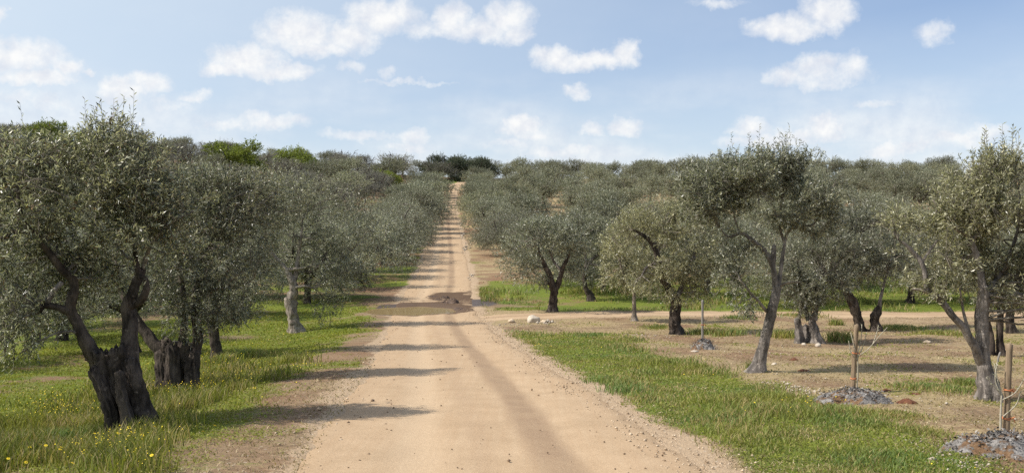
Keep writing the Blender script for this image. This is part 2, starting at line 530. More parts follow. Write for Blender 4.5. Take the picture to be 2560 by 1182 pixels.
def bark_mat(name, dark, light, sc=1.0):
    m, q, out = mat(name)
    t = q.n('ShaderNodeTexCoord').outputs['Object']
    a = q.noise(q.map(t, (9 * sc, 9 * sc, 2.6 * sc)), 1.0, 6, .65, .6)
    b = q.noise(t, 3.2 * sc, 4, .6)
    c = q.noise(q.map(t, (60, 60, 14)), 1.0, 3, .6)
    f = q.rng(q.m('ADD', q.m('MULTIPLY', a, .7), q.m('MULTIPLY', b, .45)), .42, .78, smooth=True)
    col = q.mix(f, dark + (1,), light + (1,))
    col = q.mix(q.rng(c, .35, .65, 0, .45), col, q.mix(1.0, col, (.45, .42, .42, 1), 'MULTIPLY'))
    lich = q.rng(q.noise(t, 11, 3, .6), .64, .72, 0, .5)
    col = q.mix(lich, col, tuple(min(1, x * 1.9 + .02) for x in light) + (1,))
    principled(q, out, col, .9, .2, q.m('ADD', a, q.m('MULTIPLY', c, .5)), .9, .03)
    return m


M_LEAF = leaf_mat('olive_leaf', (.092, .100, .058), (.42, .422, .335), var=.5, trans=.2, rough=.36, spec=.6)
M_LEAF_Y = leaf_mat('olive_leaf_yellowish', (.138, .137, .066), (.44, .425, .295), var=.5, trans=.22, rough=.36, spec=.6)
M_LEAF_D = leaf_mat('olive_leaf_near', (.074, .083, .040), (.42, .415, .31), var=.55, dead=.03, trans=.2, rough=.34, spec=.65)
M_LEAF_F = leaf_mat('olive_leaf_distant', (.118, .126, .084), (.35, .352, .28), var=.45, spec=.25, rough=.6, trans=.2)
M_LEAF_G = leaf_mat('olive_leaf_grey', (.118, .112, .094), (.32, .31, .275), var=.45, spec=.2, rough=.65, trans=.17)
M_LEAF_K = leaf_mat('dark_tree_leaf', (.045, .058, .038), (.10, .115, .085), var=.3, spec=.2, rough=.6)
M_LEAF_S = leaf_mat('spring_shrub_leaf', (.155, .190, .030), (.20, .235, .055), var=.4, trans=.35, spec=.25, rough=.6)
M_BARK_D = bark_mat('dark_bark', (.022, .017, .014), (.150, .120, .096))
M_BARK = bark_mat('olive_bark', (.085, .075, .067), (.38, .335, .295))
M_BARK_L = bark_mat('pale_bark', (.12, .10, .08), (.46, .40, .33))
M_TWIG = bark_mat('twig_bark', (.11, .095, .075), (.36, .32, .26))
M_TWIG_G = bark_mat('grey_twig_bark', (.09, .085, .085), (.24, .23, .22))


def ground_mat():
    m, q, out = mat('ground')
    P = q.n('ShaderNodeTexCoord').outputs['Object']
    gr, so_, st, rd, md, gv = [q.attr(k) for k in ('grass', 'red', 'straw', 'dry', 'mud', 'gravel')]
    n_f = q.noise(P, 9.0, 6, .7); n_m = q.noise(P, 1.9, 5, .62); n_l = q.noise(P, .33, 4, .6); n_p = q.noise(P, 38.0, 3, .6)
    soil = q.mix(q.rng(n_m, .3, .7), (.165, .108, .062, 1), (.33, .238, .138, 1))
    soil = q.mix(so_, soil, q.mix(q.rng(n_f, .3, .7), (.150, .080, .045, 1), (.29, .170, .095, 1)))
    straw = q.mix(q.rng(n_f, .3, .7), (.24, .175, .085, 1), (.43, .33, .18, 1))
    c = q.mix(q.rng(q.m('ADD', st, q.m('MULTIPLY', q.m('SUBTRACT', n_f, .5), 1.6)), .35, .75, smooth=True), soil, straw)
    g1 = q.mix(q.rng(n_l, .35, .65), (.135, .175, .020, 1), (.200, .225, .026, 1))
    g1 = q.mix(q.rng(n_f, .35, .7), g1, q.mix(1.0, g1, (.55, .62, .7, 1), 'MULTIPLY'))
    gm = q.rng(q.m('ADD', gr, q.m('MULTIPLY', q.m('SUBTRACT', q.m('ADD', n_f, n_m), 1.0), .9)), .38, .66, smooth=True)
    c = q.mix(gm, c, g1)
    grav = q.mix(q.rng(n_p, .3, .7), (.31, .215, .13, 1), (.52, .39, .255, 1))
    c = q.mix(q.rng(q.m('ADD', gv, q.m('MULTIPLY', q.m('SUBTRACT', n_f, .5), .9)), .35, .7, smooth=True), c, grav)
    # pale stones and crumbs
    vo = q.n('ShaderNodeTexVoronoi'); q.l(P, vo.inputs['Vector']); vo.inputs['Scale'].default_value = 13
    sc_ = q.n('ShaderNodeSeparateColor'); q.l(vo.outputs['Color'], sc_.inputs[0])
    chip = q.m('MULTIPLY', q.m('LESS_THAN', vo.outputs['Distance'], .25), q.m('GREATER_THAN', sc_.outputs[0], .80))
    chip = q.m('MULTIPLY', chip, q.m('SUBTRACT', 1.0, q.m('MULTIPLY', gm, .8)))
    c = q.mix(q.m('MULTIPLY', chip, .75), c, q.mix(sc_.outputs[1], (.30, .22, .15, 1), (.60, .53, .42, 1)))
    mud = q.mix(n_f, (.045, .030, .022, 1), (.12, .08, .055, 1))
    mf = q.rng(q.m('ADD', md, q.m('MULTIPLY', q.m('SUBTRACT', n_m, .5), .8)), .35, .7, smooth=True)
    c = q.mix(mf, c, mud)
    r = q.rng(mf, 0, 1, .95, .45)
    hgt = q.m('ADD', q.m('ADD', q.m('MULTIPLY', n_f, 1.0), q.m('MULTIPLY', n_p, .35)), q.m('MULTIPLY', chip, .3))
    principled(q, out, c, r, .25, hgt, .8, .05)
    return m


def road_mat():
    m, q, out = mat('packed_gravel')
    P = q.n('ShaderNodeTexCoord').outputs['Object']
    u, md, far = q.attr('across'), q.attr('mud'), q.attr('wet')
    n_f = q.noise(P, 26, 4, .7); n_g = q.noise(P, 70, 2, .6); n_m = q.noise(P, 1.5, 5, .6); n_l = q.noise(q.map(P, (1.6, .12, 1)), 1.0, 5, .6)
    uu = q.m('ADD', u, q.m('MULTIPLY', q.m('SUBTRACT', n_l, .5), .16))
    base = q.mix(q.rng(n_m, .3, .72), (.45, .325, .200, 1), (.56, .412, .262, 1))
    streak = q.noise(q.map(P, (9, .35, 1)), 1.0, 4, .6)
    base = q.mix(q.rng(streak, .35, .65, 0, .4), base, (.44, .295, .17, 1))
    def band(c, w): return q.rng(q.m('ABSOLUTE', q.m('SUBTRACT', uu, c)), w, w * .25, smooth=True)
    base = q.mix(q.m('MULTIPLY', band(-.42, .22), .55), base, (.59, .445, .29, 1))
    base = q.mix(q.m('MULTIPLY', band(.30, .17), q.rng(n_m, .25, .6, .25, .85)), base, (.33, .225, .14, 1))
    base = q.mix(q.m('MULTIPLY', band(-.08, .10), .3), base, (.42, .29, .18, 1))
    edge = q.rng(q.m('ADD', q.m('ABSOLUTE', u), q.m('MULTIPLY', q.m('SUBTRACT', n_m, .5), .5)), .80, 1.05, smooth=True)
    base = q.mix(q.m('MULTIPLY', edge, .6), base, (.34, .235, .14, 1))
    base = q.mix(q.rng(n_f, .3, .75, .55, 0), base, q.mix(1.0, base, (.62, .58, .55, 1), 'MULTIPLY'))
    base = q.mix(q.rng(n_g, .62, .74, 0, .8), base, (.66, .53, .37, 1))
    mf = q.rng(q.m('ADD', md, q.m('MULTIPLY', q.m('SUBTRACT', q.m('ADD', n_m, n_l), 1.0), .9)), .35, .75, smooth=True)
    base = q.mix(mf, base, q.mix(n_f, (.055, .033, .020, 1), (.17, .108, .064, 1)))
    rr = q.rng(q.m('ADD', far, q.m('MULTIPLY', q.m('SUBTRACT', n_m, .5), .8)), .3, .8, .93, .66)
    principled(q, out, base, rr, .18, q.m('ADD', q.m('MULTIPLY', n_f, .7), q.m('MULTIPLY', n_g, .5)), .55, .02)
    return m


def blade_mat(name, a, b, tip, trans=.35):
    m, q, out = mat(name)
    geo = q.n('ShaderNodeNewGeometry'); rnd = geo.outputs['Random Per Island']
    P = q.n('ShaderNodeTexCoord').outputs['Object']
    c = q.mix(q.rng(q.noise(P, .55, 3, .6), .35, .65), a + (1,), b + (1,))
    dryp = q.rng(q.noise(P, .8, 4, .6), .42, .66, .93, .35)
    c = q.mix(q.m('GREATER_THAN', q.m('FRACT', q.m('MULTIPLY', rnd, 13.7)), dryp), c, tip + (1,))
    vv = q.m('MULTIPLY_ADD', rnd, .7, .65)
    cc = q.n('ShaderNodeCombineXYZ'); [q.l(vv, cc.inputs[i]) for i in range(3)]
    c = q.mix(1.0, c, cc.outputs[0], 'MULTIPLY')
    bs = principled(q, None, c, .6, .25)
    tr = q.n('ShaderNodeBsdfTranslucent'); q.l(q.mix(1.0, c, (1.3, 1.3, .8, 1), 'MULTIPLY'), tr.inputs['Color'])
    mx = q.n('ShaderNodeMixShader'); mx.inputs[0].default_value = trans
    q.l(bs.outputs[0], mx.inputs[1]); q.l(tr.outputs[0], mx.inputs[2]); q.l(mx.outputs[0], out.inputs['Surface'])
    return m


def flat_mat(name, a, b, scale=12, rough=.85, bump=.5, aniso=(1, 1, 1), spec=.25):
    m, q, out = mat(name)
    P = q.n('ShaderNodeTexCoord').outputs['Object']
    n = q.noise(q.map(P, aniso), scale, 5, .65)
    rnd = q.n('ShaderNodeNewGeometry').outputs['Random Per Island']
    c = q.mix(q.rng(q.m('ADD', n, q.m('MULTIPLY', q.m('SUBTRACT', rnd, .5), .35)), .32, .68), a + (1,), b + (1,))
    principled(q, out, c, rough, spec, n, bump, .03)
    return m


M_GROUND = ground_mat()
M_ROAD = road_mat()
M_STONE = flat_mat('pale_limestone', (.28, .225, .165), (.55, .48, .39), 9)
M_STONE_B = flat_mat('brown_pebble', (.13, .085, .055), (.32, .22, .14), 9)
M_GRAVEL = flat_mat('loose_gravel', (.30, .21, .13), (.62, .50, .36), 9)

# ------------------------------------------------------------------ ground
def graded(lo, hi, fine_lo, fine_hi, step, grow):
    a = list(np.arange(fine_lo, fine_hi, step)); s = step
    while a[-1] < hi: s *= grow; a.append(a[-1] + s)
    b = [a[0]]; s = step
    while b[-1] > lo: s *= grow; b.append(b[-1] - s)
    return np.array(b[:0:-1] + a)


def ground_masks(x, y):
    l, r = side(x, y)
    n1, n_, n3 = n2(x, y, .35, 3, 21), n2(x, y, .9, 3, 22), n2(x, y, 2.6, 2, 23)
    onroad = y < 258
    out = np.where(onroad, np.maximum(l, r), 9.0)
    grass = np.zeros_like(x)
    # left of the road: low meadow, thin verge near the wheel line
    gl = .25 + .48 * sstep(.2, 2.4, l) + (n1 - .5) * 1.0 + (n_ - .5) * .5
    gl = gl - .15 * sstep(14, 9, y) * sstep(3.4, 1.2, l)
    gl = np.where(y > 60, .35 + (n1 - .5) * .9 + .25 * sstep(110, 70, y), gl)
    # right of the road: a strip of long grass, then worked soil, green again beyond the track
    strip = sstep(.15, .7, r) * sstep(3.5, 2.6, r + (n1 - .5) * .8) * sstep(38, 29, y)
    gr = .16 + .72 * strip + (n1 - .5) * .95 * (1 - .5 * strip) + (n_ - .5) * .55 + .12 * sstep(3, 6, r) * sstep(20, 9, y)
    beyond = sstep(46.3, 47.6, y + (n_ - .5)) * sstep(73, 62, y - .22 * x)
    gr = gr + .62 * beyond * sstep(.3, 1.5, r)
    gr = np.where(y > 62, np.maximum(gr, .22 + (n1 - .5) * .9), gr)
    grass = np.where(l > 0, gl, gr)
    grass = np.where(out < .05, grass - .3, grass)
    grass = np.maximum(grass, .95 * sstep(234, 240, y) * sstep(264, 258, y) * sstep(-26, -22, x) * sstep(-2, -8, x))
    tr = trackd(x, y)
    tmask = sstep(1.9, 1.2, tr + (n_ - .5) * .9)
    grass = grass - .8 * tmask
    # open pale ground in the orchard at the right end of the track
    open_ = sstep(12, 16, x) * sstep(38, 40, y) * sstep(47.5, 46, y)
    grass = grass - .4 * open_
    gravel = np.maximum(sstep(.75, .05, out + (n3 - .5) * .7 + (n1 - .5) * .8) * onroad * np.where(l > 0, .7, 1), .75 * tmask)
    gravel = np.maximum(gravel, open_ * .45)
    straw = np.where(r > 0, .60 + (n_ - .5) * 1.3 + (n1 - .5) * .8, .35 + (n_ - .5) * .5)
    red = np.where(y > 52, .7, .3) * np.ones_like(x) + (n2(x, y, .5, 3, 29) - .5) * 1.8
    mud = sstep(2.3, .9, puddle_d(x, y)) + .9 * sstep(2.2, .5, np.hypot((x + 1.9) / 1.0, (y - 51.5) / 1.6))
    mud = np.clip(mud, 0, 1) * np.where(l > .8, .25, 1)
    return dict(grass=grass, red=np.clip(red, 0, 1), straw=straw, mud=mud, gravel=gravel, dry=n1)


gx = graded(-3500, 3500, -17, 17, .25, 1.075)
gy = np.concatenate([np.arange(-60, 5, 3.0), np.arange(5, 30, .22), np.arange(30, 64, .32)])
gy = list(gy); s = .3
while gy[-1] < 4000: s *= 1.04; gy.append(gy[-1] + s)
gy = np.array(gy)
GX, GY = np.meshgrid(gx, gy)
X, Y = GX.ravel(), GY.ravel()
l_, r_ = side(X, Y)
Zg = Zsurf(X, Y) - np.where(Y < 258, .07 * sstep(-.12, -.5, np.maximum(l_, r_)), 0)
nx, ny = len(gx), len(gy)
i, j = np.meshgrid(np.arange(ny - 1), np.arange(nx - 1), indexing='ij')
a = (i * nx + j).ravel()
obj('ground', mesh('ground', np.stack([X, Y, Zg], -1), np.stack([a, a + 1, a + nx + 1, a + nx], -1), M_GROUND, True, ground_masks(X, Y)), kind='structure')


def strip_mesh(name, cy, cxf, hw, across, material, extra):
    """a sheet following a centre line, ragged at the edges and tucked into the ground"""
    yy, uu = np.meshgrid(cy, across, indexing='ij')
    rag = (n2(yy * 1.0, uu * 0 + np.sign(uu) * 40, .9, 3, 31) - .5) * .34 + (n2(yy, uu * 0 + np.sign(uu) * 9, 3.1, 2, 32) - .5) * .16
    return yy, uu, rag


cy = np.concatenate([np.arange(-12, 30, .22), np.arange(30, 70, .35), np.arange(70, 261, 1.0)])
ac = np.concatenate([[-1.0, -.96], np.linspace(-.9, .9, 31), [.96, 1.0]])
yy, uu, rag = strip_mesh('road', cy, None, None, ac, None, None)
xx = roadx(yy) + uu * (halfw(yy) + rag * np.abs(uu))
zz = Zsurf(xx, yy) + .012 - .035 * (np.abs(uu) > .98) - .010 * (np.abs(np.abs(uu) - .96) < .01)
rut = np.exp(-((np.abs(uu) - .42) / .13) ** 2)
zz = zz - .022 * rut + (n2(xx, yy, 1.1, 3, 41) - .5) * .045 * (np.abs(uu) < .95)
pd = puddle_d(xx, yy)
mudr = np.clip(.85 * sstep(2.6, 1.0, pd) + .8 * sstep(49, 52, yy) * sstep(60, 55, yy) * sstep(.1, .6, uu + .45) * (.35 + .9 * sstep(.42, .58, n2(xx, yy, .55, 3, 91))) + .36 * sstep(64, 52, yy) * sstep(44, 50, yy), 0, 1)
wet = np.clip(.8 * sstep(1.7, .9, pd) + .35 * sstep(46, 50, yy) * sstep(56, 51, yy), 0, 1)
n, k = yy.shape
i, j = np.meshgrid(np.arange(n - 1), np.arange(k - 1), indexing='ij'); a = (i * k + j).ravel()
obj('dirt_road', mesh('dirt_road', np.stack([xx.ravel(), yy.ravel(), zz.ravel()], -1), np.stack([a, a + 1, a + k + 1, a + k], -1), M_ROAD, True,
    dict(across=uu.ravel(), mud=mudr.ravel(), wet=wet.ravel())), kind='structure')

tx = np.arange(-1.4, 58, .35); ta = np.concatenate([[-1.0, -.95], np.linspace(-.85, .85, 13), [.95, 1.0]])
xx, uu = np.meshgrid(tx, ta, indexing='ij')
rag = (n2(xx, np.sign(uu) * 31, .7, 4, 51) - .5) * 1.3
yy = np.interp(xx, _tx, _ty) + uu * (1.15 + rag * np.abs(uu) + .5 * sstep(3, -1, xx))
zz = Zsurf(xx, yy) + .010 - .04 * (np.abs(uu) > .98) + (n2(xx, yy, 1.2, 2, 43) - .5) * .03 * (np.abs(uu) < .9)
n, k = yy.shape
i, j = np.meshgrid(np.arange(n - 1), np.arange(k - 1), indexing='ij'); a = (i * k + j).ravel()
obj('side_track', mesh('side_track', np.stack([xx.ravel(), yy.ravel(), zz.ravel()], -1), np.stack([a, a + k, a + k + 1, a + 1], -1), M_ROAD, True,
    dict(across=uu.ravel(), mud=0 * uu.ravel(), wet=0 * uu.ravel())), kind='structure')

# puddle: a level sheet of brown water lying in the hollow
m, q, out = mat('muddy_water')
P = q.n('ShaderNodeTexCoord').outputs['Object']
bs = principled(q, out, q.mix(q.noise(P, .8, 3, .5), (.27, .19, .088, 1), (.36, .255, .125, 1)), .04, .20, q.noise(q.map(P, (2, 6, 1)), 3, 2, .5), .02, .01)
bs.inputs['IOR'].default_value = 1.33
M_WATER = m
t = np.arange(72) / 72 * 2 * np.pi
rr = 1.12 + .10 * np.sin(3 * t + 1) + .06 * np.sin(7 * t)
wl = -4.30 - .050
ring = np.stack([-4.75 + 2.35 * rr * np.cos(t), 47.8 + 2.9 * rr * np.sin(t), np.full(72, wl)], -1)
rings = [[-4.75, 47.8, wl]] + [list(p) for f in (.5, 1) for p in (np.array([-4.75, 47.8, wl]) + (ring - [-4.75, 47.8, wl]) * f)]
V = np.array(rings); jj = np.arange(72); jn = (jj + 1) % 72
obj('puddle', mesh('puddle', V, [np.stack([0 * jj, 1 + jj, 1 + jn], -1), np.stack([1 + jj, 73 + jj, 73 + jn, 1 + jn], -1)], M_WATER), kind='structure')

# ------------------------------------------------------------------ trees: hand shaped ones near the camera
TREES = []     # (x, y) already taken


def hero(base_px, label, trunk, limbs, clumps, bark, leafm, nt, per=18, L=.062, Wd=.013, tl=.30, droop=.35, gap=.44, seed=1,
         branches=60, wisps=0, depth=None, more_trunks=(), torn=False, fl=.8, flut=.22, rough=.17, seg=26, twigm=None, group=None, name='olive_tree', rs=.8, rl=.8):
    """an olive tree. Trunk and limbs are lines of (px, py, depth offset in m, radius in px); clumps (px, py, depth offset, rx px, ry px, rz m)"""
    rng = np.random.default_rng(seed)
    B = ground(*base_px) if depth is None else None
    if depth is not None:
        B = spot(base_px[0], base_px[1], depth); B[2] = Z(B[0], B[1])
    s = B[1] / FPX
    def loc(px, py, d):
        p = spot(px, py, B[1] + d) - B
        if depth is not None: p[2] -= 0
        return p
    root = thing(name, B, label, 'tree', group)
    TREES.append((B[0], B[1]))
    def line(pts, k=1.0): return [[*loc(a, b, c), r * s * k] for a, b, c, r in pts]
    tr = [line(trunk, rs)] + [line(t_, rs) for t_ in more_trunks]
    for t_ in tr: t_[0][2] = min(t_[0][2], -.12)
    parts = [tube(t_, seg, .045, rough, 5.5, seed + 3 * k_, fl if t_[0][2] < .2 else 0, flut, torn and k_ == 0) for k_, t_ in enumerate(tr)]
    v, f = join(parts)
    trunk_o = obj('trunk', mesh('trunk', v, f, bark), root)
    lp = [p for t_ in tr for p in resample(t_, .12)[-6:]]
    for k_, lb in enumerate(limbs):
        ln = line(lb, rl)
        v, f = tube(ln, 10 if ln[0][3] < .05 else 14, .05, .15, 9, seed + 50 + k_, 0, .12, wob=.05)
        obj('limb', mesh('limb', v, f, M_BARK if max(p_[3] for p_ in lb) < 9.5 and bark is M_BARK_D else (M_BARK_L if max(p_[3] for p_ in lb) < 8 else bark)), trunk_o)
        lp += list(resample(ln, .12))
    cl = []
    for (px, py, d, rx, ry, rz) in clumps:
        c = loc(px, py, d); cl.append([*c, rx * s * 1.12, rz * 1.1, ry * s * 1.12])
    (lv, lf), (tv, tf) = make_crown(cl, lp, int(nt * .72), per, L * 1.15, Wd * 1.22, tl * 1.05, rng, droop, gap + .07, 1.7, seed, int(branches * 1.25), wisps, .0036)
    cr = obj('crown', mesh('crown', lv, lf, leafm, False), root)
    obj('twigs', mesh('twigs', tv, tf, twigm or M_TWIG), cr)
    return root


# ---- left of the road
hero((325, 1085), 'old hollow-trunked olive nearest the camera, forked low, left of the road',
     [(332, 1090, 0, 56), (312, 1040, 0, 49), (296, 975, 0, 50), (284, 915, 0, 56), (276, 878, 0, 57)],
     [[(240, 895, 0, 26), (218, 858, -.1, 23), (196, 815, -.15, 19), (172, 775, -.2, 17), (180, 735, -.2, 14), (178, 700, -.2, 14), (150, 668, -.3, 12), (115, 625, -.4, 11), (82, 585, -.5, 12), (40, 582, -.5, 9), (-30, 610, -.5, 6)],
      [(174, 778, -.2, 14), (140, 768, -.25, 11), (112, 764, -.3, 9), (104, 780, -.3, 5)],
      [(118, 755, -.3, 8), (135, 728, -.3, 8), (156, 708, -.25, 8)],
      [(85, 590, -.5, 10), (52, 545, -.6, 7), (45, 480, -.7, 5), (60, 410, -.7, 3)],
      [(115, 630, -.4, 8), (118, 580, -.3, 6), (132, 525, -.2, 5), (150, 450, 0, 3)],
      [(318, 900, 0, 34), (322, 850, .05, 27), (322, 800, .1, 24), (316, 768, .1, 22), (330, 735, .1, 18), (350, 695, .15, 15), (358, 672, .2, 11)],
      [(325, 765, .1, 14), (352, 752, .05, 13), (366, 722, 0, 12), (362, 692, 0, 8)],
      [(350, 695, .1, 11), (338, 650, .1, 9), (340, 610, 0, 9), (333, 575, -.1, 8), (318, 535, -.1, 7), (300, 500, -.1, 5), (285, 420, -.1, 3)],
      [(355, 680, .2, 8), (378, 610, .1, 6), (420, 565, 0, 5), (480, 530, 0, 3)],
      [(338, 625, 0, 5), (380, 618, -.1, 4), (412, 634, -.1, 2)]],
     [(255, 430, 0, 150, 105, .9), (100, 470, -.2, 150, 110, .9), (335, 530, 0, 130, 120, .9), (60, 640, -.3, 140, 110, .9), (205, 600, .2, 150, 110, .8),
      (400, 610, .3, 95, 95, .8), (405, 480, .3, 105, 85, .8), (280, 355, 0, 75, 45, .5), (-60, 520, 0, 120, 150, 1.0), (40, 800, -.3, 85, 85, .6), (235, 715, .5, 110, 55, .5), (20, 390, .1, 90, 55, .6)],
     M_BARK_D, M_LEAF_D, 4300, 17, .066, .0135, .30, gap=.40, seed=3, more_trunks=[[(392, 1062, -.1, 12), (375, 1052, -.1, 20), (352, 1015, -.1, 26), (335, 950, -.15, 24), (326, 900, -.1, 22)], [(285, 1092, -.3, 16), (278, 1040, -.3, 18), (262, 980, -.28, 20), (242, 920, -.2, 20)], [(325, 1095, -.4, 13), (318, 1050, -.36, 15), (305, 985, -.36, 15), (300, 930, -.34, 11)]], branches=110, wisps=14, rs=.98, rl=.8, torn=True, fl=.55, flut=.34, rough=.22, seg=40)

hero((448, 975), 'squat hollow olive stump with regrown limbs just behind the nearest tree, left of the road',
     [(447, 985, 0, 46), (443, 935, 0, 45), (444, 885, 0, 47), (448, 856, 0, 47)],
     [[(412, 880, 0, 22), (385, 858, 0, 19), (362, 826, 0, 16), (345, 800, 0, 14), (325, 770, 0, 11), (300, 720, .1, 8), (290, 650, .1, 5)],
      [(482, 890, 0, 22), (491, 850, 0, 16), (490, 800, 0, 13), (488, 745, 0, 12), (500, 700, 0, 10), (520, 640, 0, 8), (535, 560, 0, 5)],
      [(455, 865, .1, 14), (462, 800, .1, 10), (460, 740, .1, 9), (452, 690, .1, 7), (440, 620, .1, 4)],
      [(498, 735, 0, 7), (525, 728, 0, 6), (560, 720, 0, 4)]],
     [(490, 560, 0, 120, 110, .9), (570, 630, 0, 95, 105, .9), (445, 690, 0, 85, 85, .8), (600, 510, .3, 100, 80, .9), (465, 805, -.2, 55, 45, .5), (550, 750, 0, 80, 60, .7), (370, 640, .2, 85, 85, .8), (500, 470, .3, 120, 60, .8)],
     M_BARK_D, M_LEAF_D, 3300, 17, .068, .0145, .31, gap=.41, seed=5, more_trunks=[[(412, 985, -.2, 18), (406, 935, -.2, 18), (404, 880, -.15, 17)], [(432, 988, -.36, 16), (430, 930, -.34, 17), (428, 875, -.32, 16), (424, 862, -.3, 10)], [(482, 975, -.2, 20), (478, 930, -.2, 19), (484, 880, -.1, 18)]], branches=80, wisps=6, rs=.97, rl=.85, torn=True, fl=.35, flut=.4, rough=.2, seg=36)

hero((541, 897), 'slender straight-trunked olive behind the squat stump, left of the road',
     [(543, 900, 0, 17), (537, 850, 0, 16), (531, 790, 0, 16), (528, 735, 0, 14), (540, 690, 0, 12)],
     [[(532, 740, 0, 11), (565, 680, 0, 8), (600, 610, 0, 6), (620, 540, 0, 4)], [(530, 735, 0, 10), (520, 670, .2, 7), (560, 590, .3, 5)], [(538, 800, 0, 5), (528, 828, -.1, 6), (520, 832, -.1, 5)]],
     [(605, 560, 0, 100, 100, 1.2), (640, 660, -.2, 55, 70, .9), (565, 745, 0, 70, 60, .9), (680, 500, .4, 95, 75, 1.2), (560, 500, .5, 90, 60, 1.0), (610, 770, 0, 50, 40, .6)],
     M_BARK_D, M_LEAF, 2600, 16, .075, .017, .34, gap=.41, seed=8, branches=60, wisps=5, seg=20)

hero((738, 830), 'olive with a sunlit pale knotted trunk left of the road, nearest the puddle',
     [(740, 835, 0, 19), (733, 790, 0, 18), (727, 752, 0, 17), (735, 722, 0, 13), (732, 702, 0, 12)],
     [[(732, 705, 0, 11), (716, 676, 0, 9), (697, 652, 0, 7), (672, 622, 0, 5), (660, 560, 0, 4)], [(734, 706, 0, 9), (742, 670, .2, 7), (750, 600, .2, 5), (760, 530, .2, 3)], [(716, 674, 0, 6), (745, 672, -.2, 5), (765, 668, -.2, 3)],
      [(740, 718, -.1, 5), (760, 716, -.2, 4), (782, 720, -.2, 3)]],
     [(715, 545, .3, 120, 85, 1.4), (828, 625, .4, 75, 95, 1.3), (640, 620, .5, 55, 70, 1.0), (812, 740, .8, 48, 65, .8), (860, 560, .3, 75, 85, 1.3), (640, 500, .3, 90, 60, 1.2), (770, 480, .4, 100, 50, 1.2), (855, 690, .3, 45, 60, .9)],
     M_BARK_L, M_LEAF, 3000, 15, .085, .020, .38, gap=.40, seed=12, branches=60, wisps=5, seg=22, rough=.28)

# ---- right of the road
hero((1380, 780), 'small Y-forked olive on the grass just beyond the side track, nearest the puddle',
     [(1380, 784, 0, 16), (1382, 755, 0, 13), (1386, 728, 0, 13), (1388, 716, 0, 11)],
     [[(1389, 722, 0, 10), (1402, 690, 0, 8), (1408, 668, 0, 7), (1422, 632, 0, 5), (1430, 595, 0, 3)], [(1384, 724, 0, 12), (1377, 695, 0, 10), (1365, 668, 0, 8), (1352, 640, 0, 5), (1340, 600, 0, 3)],
      [(1405, 676, 0, 5), (1385, 655, .2, 4), (1372, 620, .2, 3)], [(1366, 672, 0, 4), (1348, 668, 0, 3), (1336, 664, 0, 2)]],
     [(1350, 600, 0, 90, 50, 1.6), (1295, 650, 0, 55, 55, 1.2), (1420, 605, 0, 55, 50, 1.2), (1325, 695, -.3, 45, 38, .9), (1370, 570, .3, 80, 30, 1.2), (1440, 660, .3, 35, 35, .8)],
     M_BARK_D, M_LEAF, 2300, 14, .095, .023, .40, gap=.42, seed=15, branches=55, wisps=4, seg=18)
hero((1474, 752), 'leaning olive with a bulging dark foot, on the grass behind the Y-forked one',
     [(1478, 756, 0, 13), (1474, 738, 0, 11), (1464, 718, 0, 8), (1462, 690, 0, 7), (1466, 665, 0, 7)],
     [[(1466, 668, 0, 6), (1484, 645, 0, 5), (1502, 634, 0, 4)], [(1466, 668, 0, 6), (1462, 630, 0, 4), (1455, 590, 0, 3)], [(1470, 660, 0, 4), (1488, 662, -.1, 3), (1500, 664, -.1, 2)]],
     [(1460, 590, 0, 65, 50, 1.5), (1505, 610, 0, 50, 45, 1.2), (1480, 690, .3, 40, 30, .8), (1430, 560, .5, 60, 30, 1.0)],
     M_BARK_D, M_LEAF, 1700, 14, .10, .024, .42, gap=.42, seed=17, branches=40, wisps=3, seg=16)
hero((1585, 802), 'young olive with a thin pale straight trunk in front of the side track',
     [(1586, 806, 0, 9), (1585, 780, 0, 7), (1585, 750, 0, 6), (1584, 722, 0, 5)],
     [[(1584, 728, 0, 5), (1560, 690, .1, 4), (1545, 640, .1, 3)], [(1584, 725, 0, 5), (1600, 680, 0, 4), (1615, 620, 0, 3)]],
     [(1560, 620, 0, 60, 60, 1.1), (1600, 680, 0, 60, 50, 1.0), (1540, 690, .2, 40, 40, .8), (1590, 570, .2, 60, 40, 1.0)],
     M_BARK_L, M_LEAF_Y, 1500, 14, .09, .022, .38, gap=.42, seed=19, branches=35, wisps=3, seg=12, fl=1.0)
hero((1688, 835), 'thick dark-trunked olive in front of the side track left of a thin stake',
     [(1690, 840, 0, 20), (1686, 800, 0, 18), (1690, 762, 0, 17), (1686, 740, 0, 14)],
     [[(1684, 746, 0, 13), (1668, 712, 0, 12), (1652, 690, 0, 11), (1646, 655, 0, 10), (1640, 630, 0, 9), (1628, 605, 0, 8), (1604, 586, 0, 6), (1580, 575, 0, 3)],
      [(1642, 640, 0, 6), (1648, 610, 0, 5), (1658, 570, 0, 4)], [(1692, 745, 0, 9), (1715, 690, .2, 7), (1735, 640, .3, 5), (1745, 580, .3, 3)], [(1646, 660, 0, 5), (1620, 665, -.2, 4), (1605, 690, -.2, 3)]],
     [(1700, 620, 0, 100, 80, 1.4), (1635, 565, 0, 90, 50, 1.3), (1640, 690, -.3, 70, 55, 1.0), (1750, 690, 0, 55, 60, 1.0), (1700, 545, .4, 90, 45, 1.2), (1700, 725, -.4, 50, 32, .7), (1570, 600, .2, 50, 50, 1.0)],
     M_BARK_D, M_LEAF_Y, 2900, 15, .085, .020, .37, gap=.42, seed=23, branches=65, wisps=5, seg=22)
